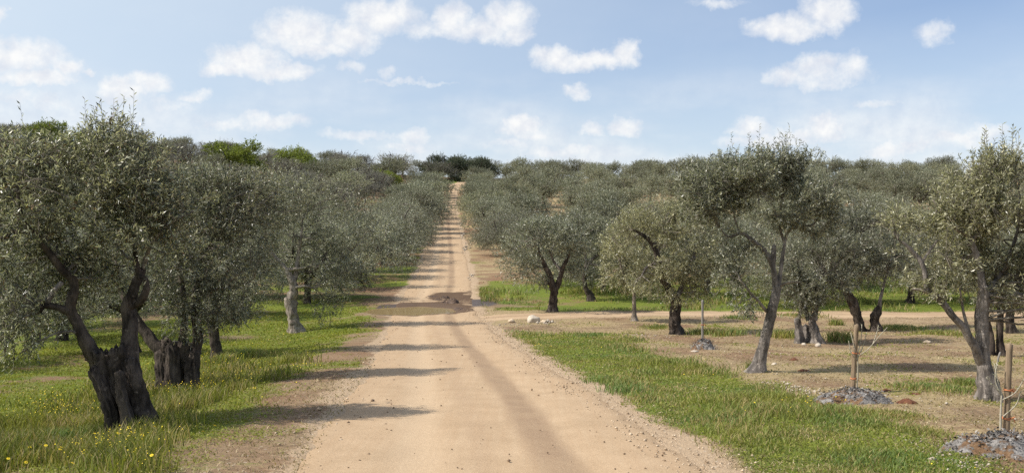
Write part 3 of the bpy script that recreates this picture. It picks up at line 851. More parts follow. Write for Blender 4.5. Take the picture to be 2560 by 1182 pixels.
hero((1893, 930), 'tall leaning olive with a smooth grey forked trunk, right of the grass strip',
     [(1890, 936, 0, 26), (1902, 890, 0, 20), (1916, 830, 0, 18), (1930, 775, 0, 17), (1940, 728, 0, 16), (1941, 712, 0, 14)],
     [[(1940, 722, 0, 13), (1934, 680, 0, 11), (1922, 648, 0, 10), (1898, 615, 0, 8), (1872, 592, 0, 7), (1850, 582, 0, 6), (1820, 592, 0, 4), (1800, 570, 0, 3)],
      [(1932, 662, 0, 9), (1934, 635, 0, 9), (1936, 612, 0, 7)], [(1945, 722, 0, 10), (1953, 670, .05, 7), (1962, 612, .1, 6), (1972, 580, .1, 5), (1992, 565, .1, 5), (2030, 560, .1, 4), (2060, 520, .1, 3)],
      [(1962, 610, .1, 5), (1950, 560, .2, 4), (1955, 480, .2, 3), (1960, 420, .2, 2)], [(1916, 778, 0, 6), (1895, 750, -.1, 5), (1872, 728, -.2, 4), (1850, 700, -.3, 3)],
      [(1948, 716, 0, 5), (1970, 706, -.1, 4), (2000, 705, -.2, 3)], [(1850, 583, 0, 4), (1838, 545, .1, 3), (1830, 480, .1, 2)]],
     [(1800, 470, 0, 105, 70, .9), (1895, 430, 0, 115, 60, .9), (1965, 400, 0, 60, 42, .5), (2040, 465, 0, 85, 70, .9), (1930, 510, .1, 150, 60, .9), (1738, 500, 0, 55, 60, .6), (1845, 675, -.2, 65, 62, .6), (1790, 590, -.1, 60, 50, .5), (2040, 560, .2, 60, 40, .5), (1860, 745, -.2, 40, 45, .4)],
     M_BARK, M_LEAF, 3600, 17, .070, .0150, .31, gap=.44, seed=27, branches=110, wisps=9, rs=.72, rl=.72, fl=.75, flut=.16, rough=.12, seg=26)
hero((2022, 858), 'ancient split olive stump with leafy regrowth behind the tall leaning tree',
     [(2045, 862, 0, 20), (2038, 830, 0, 17), (2030, 805, 0, 14), (2032, 790, 0, 11)],
     [[(2034, 800, 0, 10), (2042, 770, 0, 7), (2040, 740, 0, 5), (2050, 690, 0, 3)], [(2022, 800, .1, 8), (2014, 775, .1, 7), (2005, 740, .1, 5), (2000, 690, .1, 3)], [(1996, 800, 0, 6), (2002, 778, 0, 5), (2004, 760, 0, 4)]],
     [(2010, 715, 0, 70, 50, .9), (2060, 690, .2, 70, 65, .9), (1985, 660, .3, 60, 50, .8), (2020, 765, -.2, 30, 22, .4), (2080, 630, .4, 70, 50, .9)],
     M_BARK, M_LEAF, 2100, 15, .080, .018, .34, gap=.42, seed=31, branches=55, wisps=3, more_trunks=[[(1998, 860, 0, 17), (1998, 830, 0, 14), (1994, 806, 0, 13), (1992, 796, 0, 9)], [(2018, 862, .3, 18), (2016, 835, .3, 16), (2014, 815, .3, 12)]], torn=True, fl=.5, flut=.4, rough=.24, seg=22)
hero((2172, 828), 'black split-trunked olive, one half leaning and the other a broken stump',
     [(2152, 832, 0, 17), (2144, 795, 0, 15), (2130, 755, 0, 14), (2112, 722, 0, 12), (2100, 700, 0, 10)],
     [[(2102, 705, 0, 9), (2085, 660, 0, 7), (2075, 610, 0, 5), (2080, 560, 0, 3)], [(2108, 712, 0, 7), (2130, 660, .3, 6), (2150, 590, .3, 4)], [(2198, 772, 0, 7), (2200, 752, 0, 6), (2210, 710, .1, 4), (2225, 660, .1, 3)]],
     [(2115, 605, 0, 105, 75, 1.5), (2195, 650, 0, 75, 60, 1.3), (2060, 590, .3, 70, 60, 1.2), (2150, 540, .4, 100, 50, 1.3), (2090, 690, -.3, 60, 40, .8), (2230, 600, .3, 60, 55, 1.1)],
     M_BARK_D, M_LEAF, 2800, 15, .088, .021, .38, gap=.42, seed=37, branches=60, wisps=4, more_trunks=[[(2192, 832, 0, 20), (2188, 805, 0, 15), (2190, 785, 0, 16), (2198, 765, 0, 8)]], fl=.6, flut=.3, rough=.26, seg=22)
hero((2470, 1000), 'big olive with a burled foot and a long bent left limb, right edge',
     [(2472, 1008, 0, 38), (2472, 975, 0, 38), (2466, 945, 0, 33), (2462, 920, 0, 25), (2458, 870, 0, 21), (2455, 800, 0, 21), (2460, 740, 0, 19), (2458, 715, 0, 16)],
     [[(2452, 905, 0, 18), (2434, 862, -.1, 15), (2408, 822, -.15, 13), (2378, 788, -.2, 11), (2352, 752, -.2, 11), (2330, 734, -.2, 11), (2316, 722, -.2, 9), (2312, 695, -.2, 8), (2302, 655, -.2, 8), (2276, 625, -.2, 7), (2245, 598, -.2, 4)],
      [(2432, 858, -.1, 7), (2420, 810, -.1, 6), (2408, 770, 0, 5), (2400, 720, 0, 3)], [(2320, 730, -.2, 7), (2298, 724, -.2, 5), (2280, 722, -.2, 3)],
      [(2458, 725, 0, 14), (2448, 660, 0, 11), (2430, 610, 0, 10), (2418, 575, 0, 8), (2428, 530, 0, 6), (2434, 490, 0, 5), (2430, 440, 0, 3)],
      [(2425, 590, 0, 6), (2395, 578, 0, 5), (2360, 545, 0, 4), (2330, 500, 0, 2)], [(2432, 600, 0, 6), (2465, 565, .1, 5), (2495, 550, .1, 5), (2510, 520, .1, 3)],
      [(2462, 735, 0, 10), (2500, 680, .3, 8), (2530, 620, .4, 7), (2545, 560, .4, 5), (2550, 490, .4, 3)], [(2305, 655, -.2, 5), (2330, 620, -.2, 4), (2345, 600, -.2, 3)]],
     [(2475, 440, 0, 100, 48, .8), (2400, 540, 0, 110, 75, .9), (2540, 540, .2, 115, 100, 1.0), (2300, 620, -.1, 75, 60, .7), (2550, 690, 0, 80, 70, .8), (2370, 690, -.2, 75, 50, .6), (2620, 600, .3, 90, 120, 1.0), (2250, 560, -.1, 45, 45, .5), (2440, 640, .4, 90, 60, .7), (2500, 400, 0, 50, 22, .4), (2640, 760, 0, 60, 60, .7)],
     M_BARK, M_LEAF_Y, 3600, 16, .066, .0140, .30, gap=.45, seed=41, branches=120, wisps=12, rs=.74, rl=.74, fl=.35, flut=.18, rough=.2, seg=34)
hero((2502, 890), 'thin twin-stemmed dark olive behind the burled tree at the right edge',
     [(2506, 894, 0, 13), (2500, 850, 0, 11), (2500, 800, 0, 10), (2500, 765, 0, 9)],
     [[(2500, 775, 0, 8), (2520, 765, 0, 8), (2555, 750, 0, 7), (2600, 700, 0, 5)], [(2500, 772, 0, 7), (2485, 720, 0, 5), (2480, 650, 0, 4)]],
     [(2500, 680, 0, 80, 60, 1.0), (2570, 640, 0, 80, 70, 1.1), (2560, 740, 0, 50, 35, .7), (2460, 600, .3, 70, 60, 1.0), (2480, 750, .3, 40, 25, .5)],
     M_BARK_D, M_LEAF, 2000, 15, .078, .018, .33, gap=.43, seed=43, branches=50, wisps=3, more_trunks=[[(2476, 885, 0, 13), (2478, 845, 0, 10), (2470, 815, 0, 10), (2462, 780, 0, 8)]], seg=18)
hero((2528, 832), 'dark-trunked olive at the right edge in front of the side track',
     [(2530, 836, 0, 16), (2524, 800, 0, 13), (2528, 765, 0, 11)],
     [[(2528, 772, 0, 9), (2560, 730, 0, 7), (2590, 680, 0, 5)], [(2526, 775, 0, 8), (2510, 720, 0, 6), (2500, 660, 0, 4)]],
     [(2510, 660, 0, 80, 60, 1.3), (2580, 640, 0, 80, 70, 1.3), (2420, 650, .4, 60, 50, 1.0), (2560, 720, 0, 50, 30, .8)],
     M_BARK_D, M_LEAF, 1900, 15, .090, .021, .38, gap=.42, seed=47, branches=40, wisps=3, seg=18)

# ------------------------------------------------------------------ trees: repeated kinds for the groves
def tree_kind(seed, h, w, leafm, bark, nt, per, L, Wd, tl, gap, trunks=1, branches=40, twigm=None, tall=False, dens_low=.32, wisps=4, bare=0, rtw=.004):
    """one kind of grove tree, base at the origin: returns (trunk mesh, crown mesh, twig mesh)"""
    rng = np.random.default_rng(seed)
    lean = rng.normal(size=2) * .25
    fork = h * rng.uniform(.22, .32)
    tr = [[0, 0, -.15, .19 * h / 4.3], [lean[0] * .2, lean[1] * .2, fork * .5, .15 * h / 4.3], [lean[0] * .5, lean[1] * .5, fork, .13 * h / 4.3]]
    parts = [tube(tr, 14, .10, .22, 5, seed, .6, .25)]
    lp = []
    nl = int(rng.integers(3, 5)) + (1 if bare else 0)
    a0 = rng.uniform(0, 6.3)
    for k_ in range(nl):
        a = a0 + k_ * 6.28 / nl + rng.normal() * .3; rr_ = w * .32 * rng.uniform(.7, 1.2); zt = h * rng.uniform(.62, .88)
        e = np.array([lean[0] * .5, lean[1] * .5, fork - .05]); p2 = e + [math.cos(a) * rr_ * .6, math.sin(a) * rr_ * .6, (zt - fork) * .4]; p3 = e + [math.cos(a + .3) * rr_, math.sin(a + .3) * rr_, zt - fork]
        ln = [[*e, .09 * h / 4.3], [*p2, .065 * h / 4.3], [*p3, .025 * h / 4.3]]
        parts.append(tube(ln, 8, .16, .15, 6, seed + k_, wob=.25)); lp += list(resample(ln, .2))
        if bare:     # bare crooked boughs reaching out of the crown
            for _ in range(bare):
                b0 = np.array(ln[2][:3]); a_ = a + rng.normal() * .8
                q1 = b0 + [math.cos(a_) * .35, math.sin(a_) * .35, rng.uniform(.3, .7)]; q2 = q1 + [math.cos(a_) * rng.uniform(.2, .7), math.sin(a_) * rng.uniform(.2, .7), rng.uniform(-.35, .35)]
                parts.append(tube([[*b0, .05], [*q1, .04], [*q2, .02]], 6, .14, .15, 6, seed, wob=.2))
    v, f = join(parts)
    tm = mesh('trunk', v, f, bark)
    cl = []
    for k_ in range(13 if not tall else 9):
        a = rng.uniform(0, 6.28); rr_ = w * .5 * math.sqrt(rng.random()) * .78
        z = h * rng.uniform(.34, .82)
        if k_ % 3 == 0: z = h * rng.uniform(dens_low, .5); rr_ = w * .42
        cl.append([math.cos(a) * rr_, math.sin(a) * rr_, z, w * rng.uniform(.17, .26), w * rng.uniform(.17, .26), h * rng.uniform(.14, .22)])
    cl.append([0, 0, h * .60, w * .36, w * .36, h * .30])
    (lv, lf), (tv, tf) = make_crown(cl, lp, nt, per, L, Wd, tl, rng, .3, gap, 1.3, seed, branches, wisps, rtw)
    return tm, mesh('crown', lv, lf, leafm, False), mesh('twigs', tv, tf, twigm or M_TWIG)


KM = [tree_kind(100 + k_, 4.5, 6.0, M_LEAF, M_BARK_D, 2600, 12, .110, .029, .44, .41, branches=45, dens_low=.24) for k_ in range(4)]
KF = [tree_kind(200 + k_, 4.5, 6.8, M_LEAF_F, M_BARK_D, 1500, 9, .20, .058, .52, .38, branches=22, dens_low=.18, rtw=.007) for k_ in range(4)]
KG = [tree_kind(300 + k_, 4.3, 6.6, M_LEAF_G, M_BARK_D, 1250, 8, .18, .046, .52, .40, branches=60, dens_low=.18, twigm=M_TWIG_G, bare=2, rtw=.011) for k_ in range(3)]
KT = [tree_kind(400 + k_, 6.6, 7.4, M_LEAF_K, M_BARK_D, 1700, 9, .27, .085, .55, .36, branches=16, dens_low=.08, rtw=.007) for k_ in range(2)]
KS = [tree_kind(500 + k_, 3.2, 4.8, M_LEAF_S, M_BARK_D, 1200, 9, .22, .075, .45, .38, branches=12, dens_low=.05, rtw=.006) for k_ in range(2)]


def plant(kind, x, y, scale, label, group, name='olive_tree', cat='tree', sink=0.0):
    tm, cm, wm = kind
    root = thing(name, (x, y, Z(x, y) - sink), label, cat, group, random.uniform(0, 6.28))
    root.scale = (scale * random.uniform(.92, 1.1), scale * random.uniform(.92, 1.1), scale * random.uniform(.9, 1.1))
    obj('trunk', tm, root)
    c = obj('crown', cm, root); obj('twigs', wm, c)
    TREES.append((x, y))
    return root


def clear(x, y, d): return all((x - a) ** 2 + (y - b) ** 2 > d * d for a, b in TREES)


# the row along the left edge of the road, from the puddle up the far slope
rowL = [(54, 7.0, 1.0), (60.5, 6.2, 1.05), (67, 5.6, 1.15), (73.5, 5.2, 1.15), (81, 5.0, 1.2), (88, 4.8, 1.1)]
ORD = ['first', 'second', 'third', 'fourth', 'fifth', 'sixth']
for k_, (y, dx, s_) in enumerate(rowL):
    plant(KM[k_ % 4], float(roadx(y)) - dx, y, s_, f'silvery roadside olive left of the road, {ORD[k_]} one past the puddle', 'olives along the left edge of the far road')
y = 95.0; k_ = 0
while y < 216:
    plant(KM[k_ % 4] if y < 120 else KF[k_ % 4], float(roadx(y)) - random.uniform(4.2, 5.0) + 1.1 * min(1, max(0, (y - 110) / 40)), y, random.uniform(1.0, 1.25), 'small distant olive lining the left edge of the road up the slope', 'olives lining the far road on the left')
    y += random.uniform(6.6, 9.0); k_ += 1
y = 68.0; k_ = 0
while y < 226:
    plant(KM[(k_ + 1) % 4] if y < 115 else KF[k_ % 4], float(roadx(y)) + random.uniform(6.0, 7.0) + (1.0 if y < 80 else 0), y, random.uniform(.85, 1.05), 'olive lining the right edge of the road up the slope', 'olives lining the far road on the right')
    y += random.uniform(6.5, 8.5); k_ += 1
# left grove close by, behind the near trees
for k_, (x, y, s_) in enumerate([(-11.2, 29.5, .92), (-15.8, 35, 1.0), (-18.5, 41, 1.05), (-13.6, 46, 1.0), (-20.5, 47.5, 1.0), (-16.2, 24.5, .95), (-10.8, 52.5, 1.0), (-17, 55, 1.05), (-24, 55, 1.0)]):
    plant(KM[k_ % 4], x, y, s_, 'olive in the left grove behind the near trees', 'olives of the left grove in the hollow')
# right grove close by, either side of the track
for k_, (x, y, s_) in enumerate([(5.2, 57, 1.0), (10.4, 53.5, 1.05), (14.8, 50.5, 1.0), (20.3, 51, 1.1), (25.5, 52, 1.05), (13.2, 60, 1.0), (19.5, 60.5, 1.05), (26.5, 61, 1.0), (32.5, 60, 1.05), (2.2, 62.5, .95), (7.5, 66, 1.0), (31.5, 52.5, 1.0)]):
    plant(KM[(k_ + 2) % 4], x, y, s_, 'olive in the right grove just beyond the side track', 'olives of the right grove beyond the side track')
# shrubs in fresh leaf on the left hill, and the dark trees at the head of the road
SHRUBS = []
for (px, y, s_, lab) in [(585, 214, 2.6, 'bright green spring shrub among the grey trees, lower one on the left hill'), (742, 246, 2.5, 'broad yellow-green shrub standing out on the left skyline'), (783, 178, .95, 'small yellow-green bush below the grey trees on the left hill'),
                    (115, 240, 2.3, 'green shrub on the skyline above the nearest olive, leftmost'), (190, 215, 2.5, 'large bright green shrub above the nearest olive crown'), (965, 226, 1.3, 'small green bush in the grey grove left of the head of the road')]:
    x = (px - 1280) / FPX * y
    SHRUBS.append((x, y, s_))
    plant(KS[int(px) % 2], x, y, s_, lab, 'green shrubs on the left hill', 'spring_shrub', 'shrub', sink=.35 * s_)
for (px, y, s_, lab) in [(1095, 262, 1.15, 'dark rounded tree at the head of the road, leftmost of three'), (1150, 259, 1.3, 'largest dark tree closing the view at the head of the road'), (1200, 265, 1.15, 'dark tree at the head of the road, rightmost of three')]:
    plant(KT[int(px) % 2], (px - 1280) / FPX * y, y, s_, lab, 'dark trees at the head of the road', 'dark_tree', sink=.4)
# hillside groves
def hillside(x0, x1, y0, y1, sp, kinds, s0, s1, label, group, keep=1.0, mind=5.0):
    yy_ = y0; row = 0; n_ = 0
    while yy_ < y1:
        lim = yy_ * .535 + 3
        xx_ = max(x0, -lim) + (sp * .5 if row % 2 else 0)
        while xx_ < min(x1, lim):
            x = xx_ + random.uniform(-.28, .28) * sp; y = yy_ + random.uniform(-.28, .28) * sp
            if random.random() < keep and abs(x - float(roadx(min(y, 261)))) > 7.0 and clear(x, y, mind) and not any(abs(x - a * y / b) < 1.5 * c + 1.5 and b - 18 < y < b + 3 for a, b, c in SHRUBS):
                kd = kinds(y); plant(kd[random.randrange(len(kd))], x, y, random.uniform(s0 * .82, s1 * 1.06), label, group); n_ += 1
            xx_ += sp
        yy_ += sp * (1.0 if yy_ < 120 else 1.05); row += 1
    return n_


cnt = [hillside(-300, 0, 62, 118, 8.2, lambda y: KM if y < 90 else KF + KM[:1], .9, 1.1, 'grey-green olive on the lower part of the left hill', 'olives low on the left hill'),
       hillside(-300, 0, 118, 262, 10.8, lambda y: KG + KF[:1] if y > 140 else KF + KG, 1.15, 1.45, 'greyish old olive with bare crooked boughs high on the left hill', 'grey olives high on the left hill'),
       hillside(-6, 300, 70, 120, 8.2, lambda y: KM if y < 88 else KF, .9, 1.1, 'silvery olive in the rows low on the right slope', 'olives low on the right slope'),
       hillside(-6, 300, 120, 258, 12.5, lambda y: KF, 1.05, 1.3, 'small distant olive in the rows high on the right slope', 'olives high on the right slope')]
# skyline
x = -150.0; k_ = 0
while x < 158:
    y = random.uniform(266, 284)
    if clear(x, y, 3.5):
        if x < -16: plant((KG + KF)[k_ % 7], x, y, random.uniform(1.0, 1.25), 'grey olive on the left skyline', 'olives on the left skyline')
        else: plant(KF[k_ % 4], x, y, random.uniform(1.1, 1.4), 'dark olive in the even row along the right skyline', 'olives along the right skyline')
    x += random.uniform(4.2, 6.2) if x > -16 else random.uniform(6, 8.5); k_ += 1
print('TREES', len(TREES), cnt)

# ------------------------------------------------------------------ grass, herbs, flowers (uncountable: one object of each kind)
M_GRASS = blade_mat('meadow_blade', (.180, .212, .026), (.260, .262, .036), (.34, .29, .10))
M_LONG = blade_mat('long_blade', (.150, .225, .070), (.245, .250, .060), (.38, .30, .14))
M_STRAW = blade_mat('dry_blade', (.28, .21, .11), (.20, .17, .07), (.40, .33, .20), .25)
M_HERB = blade_mat('herb_leaf', (.165, .202, .030), (.230, .248, .038), (.30, .29, .09))
M_VERGE = blade_mat('verge_blade', (.140, .165, .030), (.21, .215, .045), (.34, .28, .13))


def blades(x, y, h, w, lean, rng):
    """curved two-piece blades of grass rooted in the ground"""
    n = len(x); z = Zsurf(x, y)
    a = rng.uniform(0, 6.283, n); b = rng.uniform(0, 6.283, n)
    s_ = np.stack([np.cos(a), np.sin(a), 0 * a], -1) * (w / 2)[:, None]
    ln = np.stack([np.cos(b), np.sin(b), 0 * b], -1) * (h * lean)[:, None]
    o = np.stack([x, y, z - .01], -1)
    m_ = o + ln * .3 + np.stack([0 * a, 0 * a, h * .6], -1)
    t_ = o + ln + np.stack([0 * a, 0 * a, h * rng.uniform(.85, 1.0, n)], -1)
    V = np.stack([o - s_, o + s_, m_ + s_ * .75, m_ - s_ * .75, t_], 1).reshape(-1, 3)
    k_ = (np.arange(n) * 5)[:, None]
    return V, [k_ + np.array([[0, 1, 2, 3]]), k_ + np.array([[3, 2, 4]])]


def herbs(x, y, sz, rng, hi=.03):
    n = len(x); z = Zsurf(x, y) + rng.uniform(.0, hi, n)
    d = unit(np.stack([rng.normal(size=n), rng.normal(size=n), rng.uniform(-.1, .7, n)], -1))
    nr = unit(np.cross(d, np.cross([0, 0, 1.0], d)) + rng.normal(size=(n, 3)) * .25)
    nr = unit(nr - d * (nr * d).sum(-1, keepdims=True))
    return leaf_quads(np.stack([x, y, z], -1), d, nr, sz, sz * .5)


def sample(n, xlo, xhi, ylo, yhi, fn, rng, logy=True):
    y = np.exp(rng.uniform(math.log(ylo), math.log(yhi), n)) if logy else rng.uniform(ylo, yhi, n)
    x = rng.uniform(0, 1, n)
    lo = np.maximum(xlo, -.535 * y - .6); hi = np.minimum(xhi, .535 * y + .6)
    x = lo + (hi - lo) * x
    ok = (hi > lo) & (rng.random(n) < fn(x, y))
    return x[ok], y[ok]


rg = np.random.default_rng(77)
gm_ = lambda x, y: ground_masks(x, y)['grass']
def clump(x, y, s_, seed): return n2(x, y, s_, 2, seed)


x, y = sample(118000, -15, 0, 8, 50, lambda x, y: (side(x, y)[0] > .15) * sstep(.42, .68, gm_(x, y) + (clump(x, y, 2.2, 61) - .5) * .5), rg)
h = rg.uniform(.015, .045, len(x)) * (1 + .02 * y)
v, f = blades(x, y, h, .008 + .0007 * y, .5, rg)
obj('meadow_grass', mesh('meadow_grass', v, f, M_GRASS, False), kind='stuff', label='short bright green grass of the grove floor left of the road', category='grass')

x, y = sample(76000, -16, 0, 8, 42, lambda x, y: (side(x, y)[0] > .2) * sstep(.36, .62, gm_(x, y) + (clump(x, y, 1.2, 62) - .5) * .7), rg)
v, f = herbs(x, y, (.018 + .0016 * y) * rg.uniform(.6, 1.4, len(x)), rg)
x2, y2 = sample(60000, 0, 16, 9, 40, lambda x, y: (side(x, y)[1] > .1) * sstep(.20, .50, gm_(x, y) + (clump(x, y, .9, 63) - .5) * 1.3), rg)
x3, y3 = sample(16000, 0, 14, 8.5, 22, lambda x, y: (side(x, y)[1] > 2.8) * sstep(.56, .66, clump(x, y, .55, 64)), rg)
x2 = np.concatenate([x2, x3]); y2 = np.concatenate([y2, y3])
v2, f2 = herbs(x2, y2, (.018 + .0015 * y2) * rg.uniform(.6, 1.4, len(x2)), rg)
vj, fj = join([(v, f), (v2, f2)])
obj('ground_herbs', mesh('ground_herbs', vj, fj, M_HERB, False), kind='stuff', label='low leafy herbs creeping over the soil of the groves', category='herbs')

# the flowering verge under the near left trees
def verge_fn(x, y):
    l, r = side(x, y)
    w_ = sstep(1.4, 2.6, l + (clump(x, y, .5, 65) - .5) * 1.5) * sstep(6.2, 4.4, l) * sstep(30, 20, y)
    return w_ * sstep(.34, .6, clump(x, y, 1.1, 66))
x, y = sample(110000, -9, -1, 8.2, 30, verge_fn, rg)
h = rg.uniform(.08, .32, len(x)) * (.4 + 1.0 * clump(x, y, .8, 67))
v, f = blades(x, y, h, .006 + .0007 * y, .45, rg)
obj('verge_grass', mesh('verge_grass', v, f, M_VERGE, False), kind='stuff', label='tall flowering verge grass between the near olives and the road', category='grass')

# the long grass strip on the right of the road
def strip_fn(x, y):
    l, r = side(x, y)
    w_ = sstep(.10, .75, r + (clump(x, y, 1.3, 68) - .5) * .5) * sstep(3.7, 2.5, r + (clump(x, y, .35, 21) - .5) * .9) * sstep(37, 30, y)
    return w_ * (.25 + .75 * sstep(.34, .56, clump(x, y, 1.4, 69)))
x, y = sample(230000, -2, 9, 7.5, 37, strip_fn, rg)
h = rg.uniform(.04, .125, len(x)) * (.45 + 1.15 * sstep(.35, .7, clump(x, y, .6, 70)))
v, f = blades(x, y, h, .005 + .0006 * y, .55, rg)
obj('long_grass', mesh('long_grass', v, f, M_LONG, False), kind='stuff', label='strip of fresh long grass along the right edge of the road', category='grass')

# rank grass beyond the side track and round the feet of the right hand trees
def rank_fn(x, y):
    l, r = side(x, y)
    return (r > .4) * sstep(46.4, 47.4, y) * sstep(66, 56, y - .2 * x) * sstep(.36, .58, clump(x, y, .6, 71))
x, y = sample(46000, -3, 34, 46, 66, rank_fn, rg, False)
h = rg.uniform(.10, .34, len(x)) * (.4 + 1.2 * sstep(.4, .7, clump(x, y, .35, 72)))
px_t = [(1955, 842, 50, .6), (1820, 838, 40, .6), (2098, 852, 34, .8), (2090, 812, 18, .6), (1760, 835, 40, .5), (2250, 822, 60, .4), (2360, 835, 70, .35), (1480, 838, 60, .25), (1560, 850, 50, .25), (1640, 818, 40, .25), (1850, 795, 40, .3),
        (2000, 790, 60, .3), (2330, 970, 90, .25), (2420, 960, 40, .3), (2240, 1040, 70, .18), (2310, 1080, 60, .16), (2160, 1060, 50, .16), (1880, 925, 12, .5)]
px_t += [(190, 1075, 60, .45), (140, 1100, 60, .4), (250, 1090, 40, .4), (620, 893, 40, .6), (560, 905, 30, .6)]
xs_, ys_, hs_ = [x], [y], [h]
for (a, b, wpx, hh) in px_t:
    c = ground(a, b); k_ = int(900 * (wpx / 60)); rr_ = wpx * c[1] / FPX
    xs_.append(c[0] + rg.normal(size=k_) * rr_ * .5); ys_.append(c[1] + rg.normal(size=k_) * min(rr_, .9) * .6); hs_.append(rg.uniform(.3, 1, k_) * hh * .55)
x = np.concatenate(xs_); y = np.concatenate(ys_); h = np.concatenate(hs_)
v, f = blades(x, y, h, .004 + .0006 * y, .55, rg)
obj('rank_grass', mesh('rank_grass', v, f, M_LONG, False), kind='stuff', label='dark green rank grass tufts under the right hand olives', category='grass')

# straw and dead stalks on the worked soil of the right grove
x, y = sample(62000, 0, 24, 8.5, 44, lambda x, y: (side(x, y)[1] > .3) * (trackd(x, y) > 1.3) * (.25 + .75 * sstep(.4, .6, clump(x, y, 1.6, 73))), rg)
v, f = blades(x, y, rg.uniform(.012, .05, len(x)), .006 + .0008 * y, 1.6, rg)
x2, y2 = sample(14000, -7, 0, 8.2, 24, lambda x, y: (side(x, y)[0] > -.1) * sstep(4.5, 2, side(x, y)[0]), rg)
v2, f2 = blades(x2, y2, rg.uniform(.012, .06, len(x2)), .006 + .0007 * y2, 1.4, rg)
vj, fj = join([(v, f), (v2, f2)])
obj('dry_grass', mesh('dry_grass', vj, fj, M_STRAW, False), kind='stuff', label='straw and dead grass littering the bare soil', category='dry grass')

# small yellow flowers through the verge and the grass strip
M_YEL = flat_mat('yellow_petal', (.70, .50, .02), (.85, .66, .04), 5, .6, 0)
def heads(x, y, z, r_, rng):
    n = len(x); k_ = 6
    a = np.arange(k_) / k_ * 6.283
    nr = unit(np.stack([rng.normal(size=n) * .5, rng.normal(size=n) * .5 - .25, np.ones(n)], -1)); u = unit(np.cross(nr, [.3, .9, .1])); v_ = np.cross(nr, u)
    o = np.stack([x, y, z], -1)
    V = o[:, None] + (np.cos(a)[None, :, None] * u[:, None] + np.sin(a)[None, :, None] * v_[:, None]) * r_[:, None, None]
    return V.reshape(-1, 3), np.arange(n * k_).reshape(-1, k_)
x, y = sample(20000, -9, -1, 9.5, 30, lambda x, y: verge_fn(x, y) * sstep(.45, .62, clump(x, y, .7, 74)), rg)
v, f = heads(x, y, Zsurf(x, y) + rg.uniform(.08, .30, len(x)), rg.uniform(.005, .009, len(x)) * (.7 + .02 * y), rg)
x2, y2 = sample(1500, -1, 9, 9, 30, lambda x, y: strip_fn(x, y) * sstep(.5, .62, clump(x, y, .5, 75)), rg)
v2, f2 = heads(x2, y2, Zsurf(x2, y2) + rg.uniform(.06, .16, len(x2)), rg.uniform(.006, .011, len(x2)) * (.8 + .01 * y2), rg)
x3, y3 = sample(1600, -9, -2, 18, 40, lambda x, y: (side(x, y)[0] > 1.0) * sstep(.5, .6, clump(x, y, .4, 76)), rg)
v3, f3 = heads(x3, y3, Zsurf(x3, y3) + rg.uniform(.03, .10, len(x3)), rg.uniform(.008, .012, len(x3)) * 1.2, rg)
vj, fj = join([(v, f), (v2, f2), (v3, f3)])
obj('small_yellow_flowers', mesh('small_yellow_flowers', vj, fj, M_YEL, False), kind='stuff', label='tiny yellow wildflowers sprinkled through the verges', category='flowers')

# larger daisies one can pick out near the first tree
M_STEM = flat_mat('flower_stem', (.06, .09, .02), (.11, .14, .03), 20, .7, 0)
M_EYE = flat_mat('flower_eye', (.45, .22, .01), (.60, .33, .02), 30, .7, 0)
dv, df = [], []
for k_ in range(12):
    a = k_ * 6.283 / 12; c_, s_ = math.cos(a), math.sin(a); i0 = len(dv)
    for (rr_, t_, zz_) in ((.004, -.5, 0), (.022, -.26, .002), (.030, 0, -.001), (.022, .26, .002), (.004, .5, 0)):
        dv.append([rr_ * math.cos(a + t_ * .8), rr_ * math.sin(a + t_ * .8), zz_])
    df.append([i0, i0 + 1, i0 + 2, i0 + 3, i0 + 4])
petal_me = mesh('flower_head', np.array(dv), np.array(df), M_YEL, False)
eye_v, eye_f = tube([[0, 0, 0, .008], [0, 0, .003, .008], [0, 0, .006, .004]], 8, .002, 0)
eye_me = mesh('flower_eye', eye_v, eye_f, M_EYE)
for (a, b) in [(239, 1083), (284, 1087), (188, 1092), (104, 1112), (90, 1119), (116, 1117), (159, 1119), (146, 1129), (386, 1068), (186, 1172), (382, 1147), (517, 1078), (535, 1061), (20, 1150), (60, 1168)]:
    hh = rg.uniform(.16, .30)
    c = ground(a, b + hh * FPX / 11.5)
    root = thing('yellow_daisy', c, 'large yellow daisy in the verge grass near the nearest olive', 'flower', 'yellow daisies by the nearest olive')
    tp = np.array([rg.normal() * .03, rg.normal() * .03, hh])
    v, f = tube([[0, 0, -.02, .003], [tp[0] * .3, tp[1] * .3, hh * .6, .0025], [*tp, .002]], 5, .05, 0)
    obj('stem', mesh('stem', v, f, M_STEM), root)
    hd = obj('flower_head', petal_me, root, tp); hd.rotation_euler = (rg.uniform(.2, .7), rg.uniform(-.4, .4), rg.uniform(0, 3)); hd.scale = (.72,) * 3
    obj('flower_eye', eye_me, hd)

# ------------------------------------------------------------------ stones
def stones(x, y, sz, rng, lift=.25, seed=0):
    """loose stones, each a battered octahedron"""
    n = len(x)
    b = np.array([[1, 0, 0], [0, 1, 0], [-1, 0, 0], [0, -1, 0], [0, 0, .7], [0, 0, -.7], [.6, .6, .45], [-.6, -.6, .4]], float)[:6]
    V = b[None] * (1 + rng.normal(size=(n, 6, 1)) * .28) * sz[:, None, None]
    a = rng.uniform(0, 6.28, n); ca, sa = np.cos(a)[:, None], np.sin(a)[:, None]
    V = np.stack([V[..., 0] * ca - V[..., 1] * sa, V[..., 0] * sa + V[..., 1] * ca, V[..., 2]], -1)
    V = V + np.stack([x, y, Zsurf(x, y) + .012 + sz * lift], -1)[:, None]
    F = np.array([[0, 1, 4], [1, 2, 4], [2, 3, 4], [3, 0, 4], [1, 0, 5], [2, 1, 5], [3, 2, 5], [0, 3, 5]])
    return V.reshape(-1, 3), (F[None] + (np.arange(n) * 6)[:, None, None]).reshape(-1, 3)


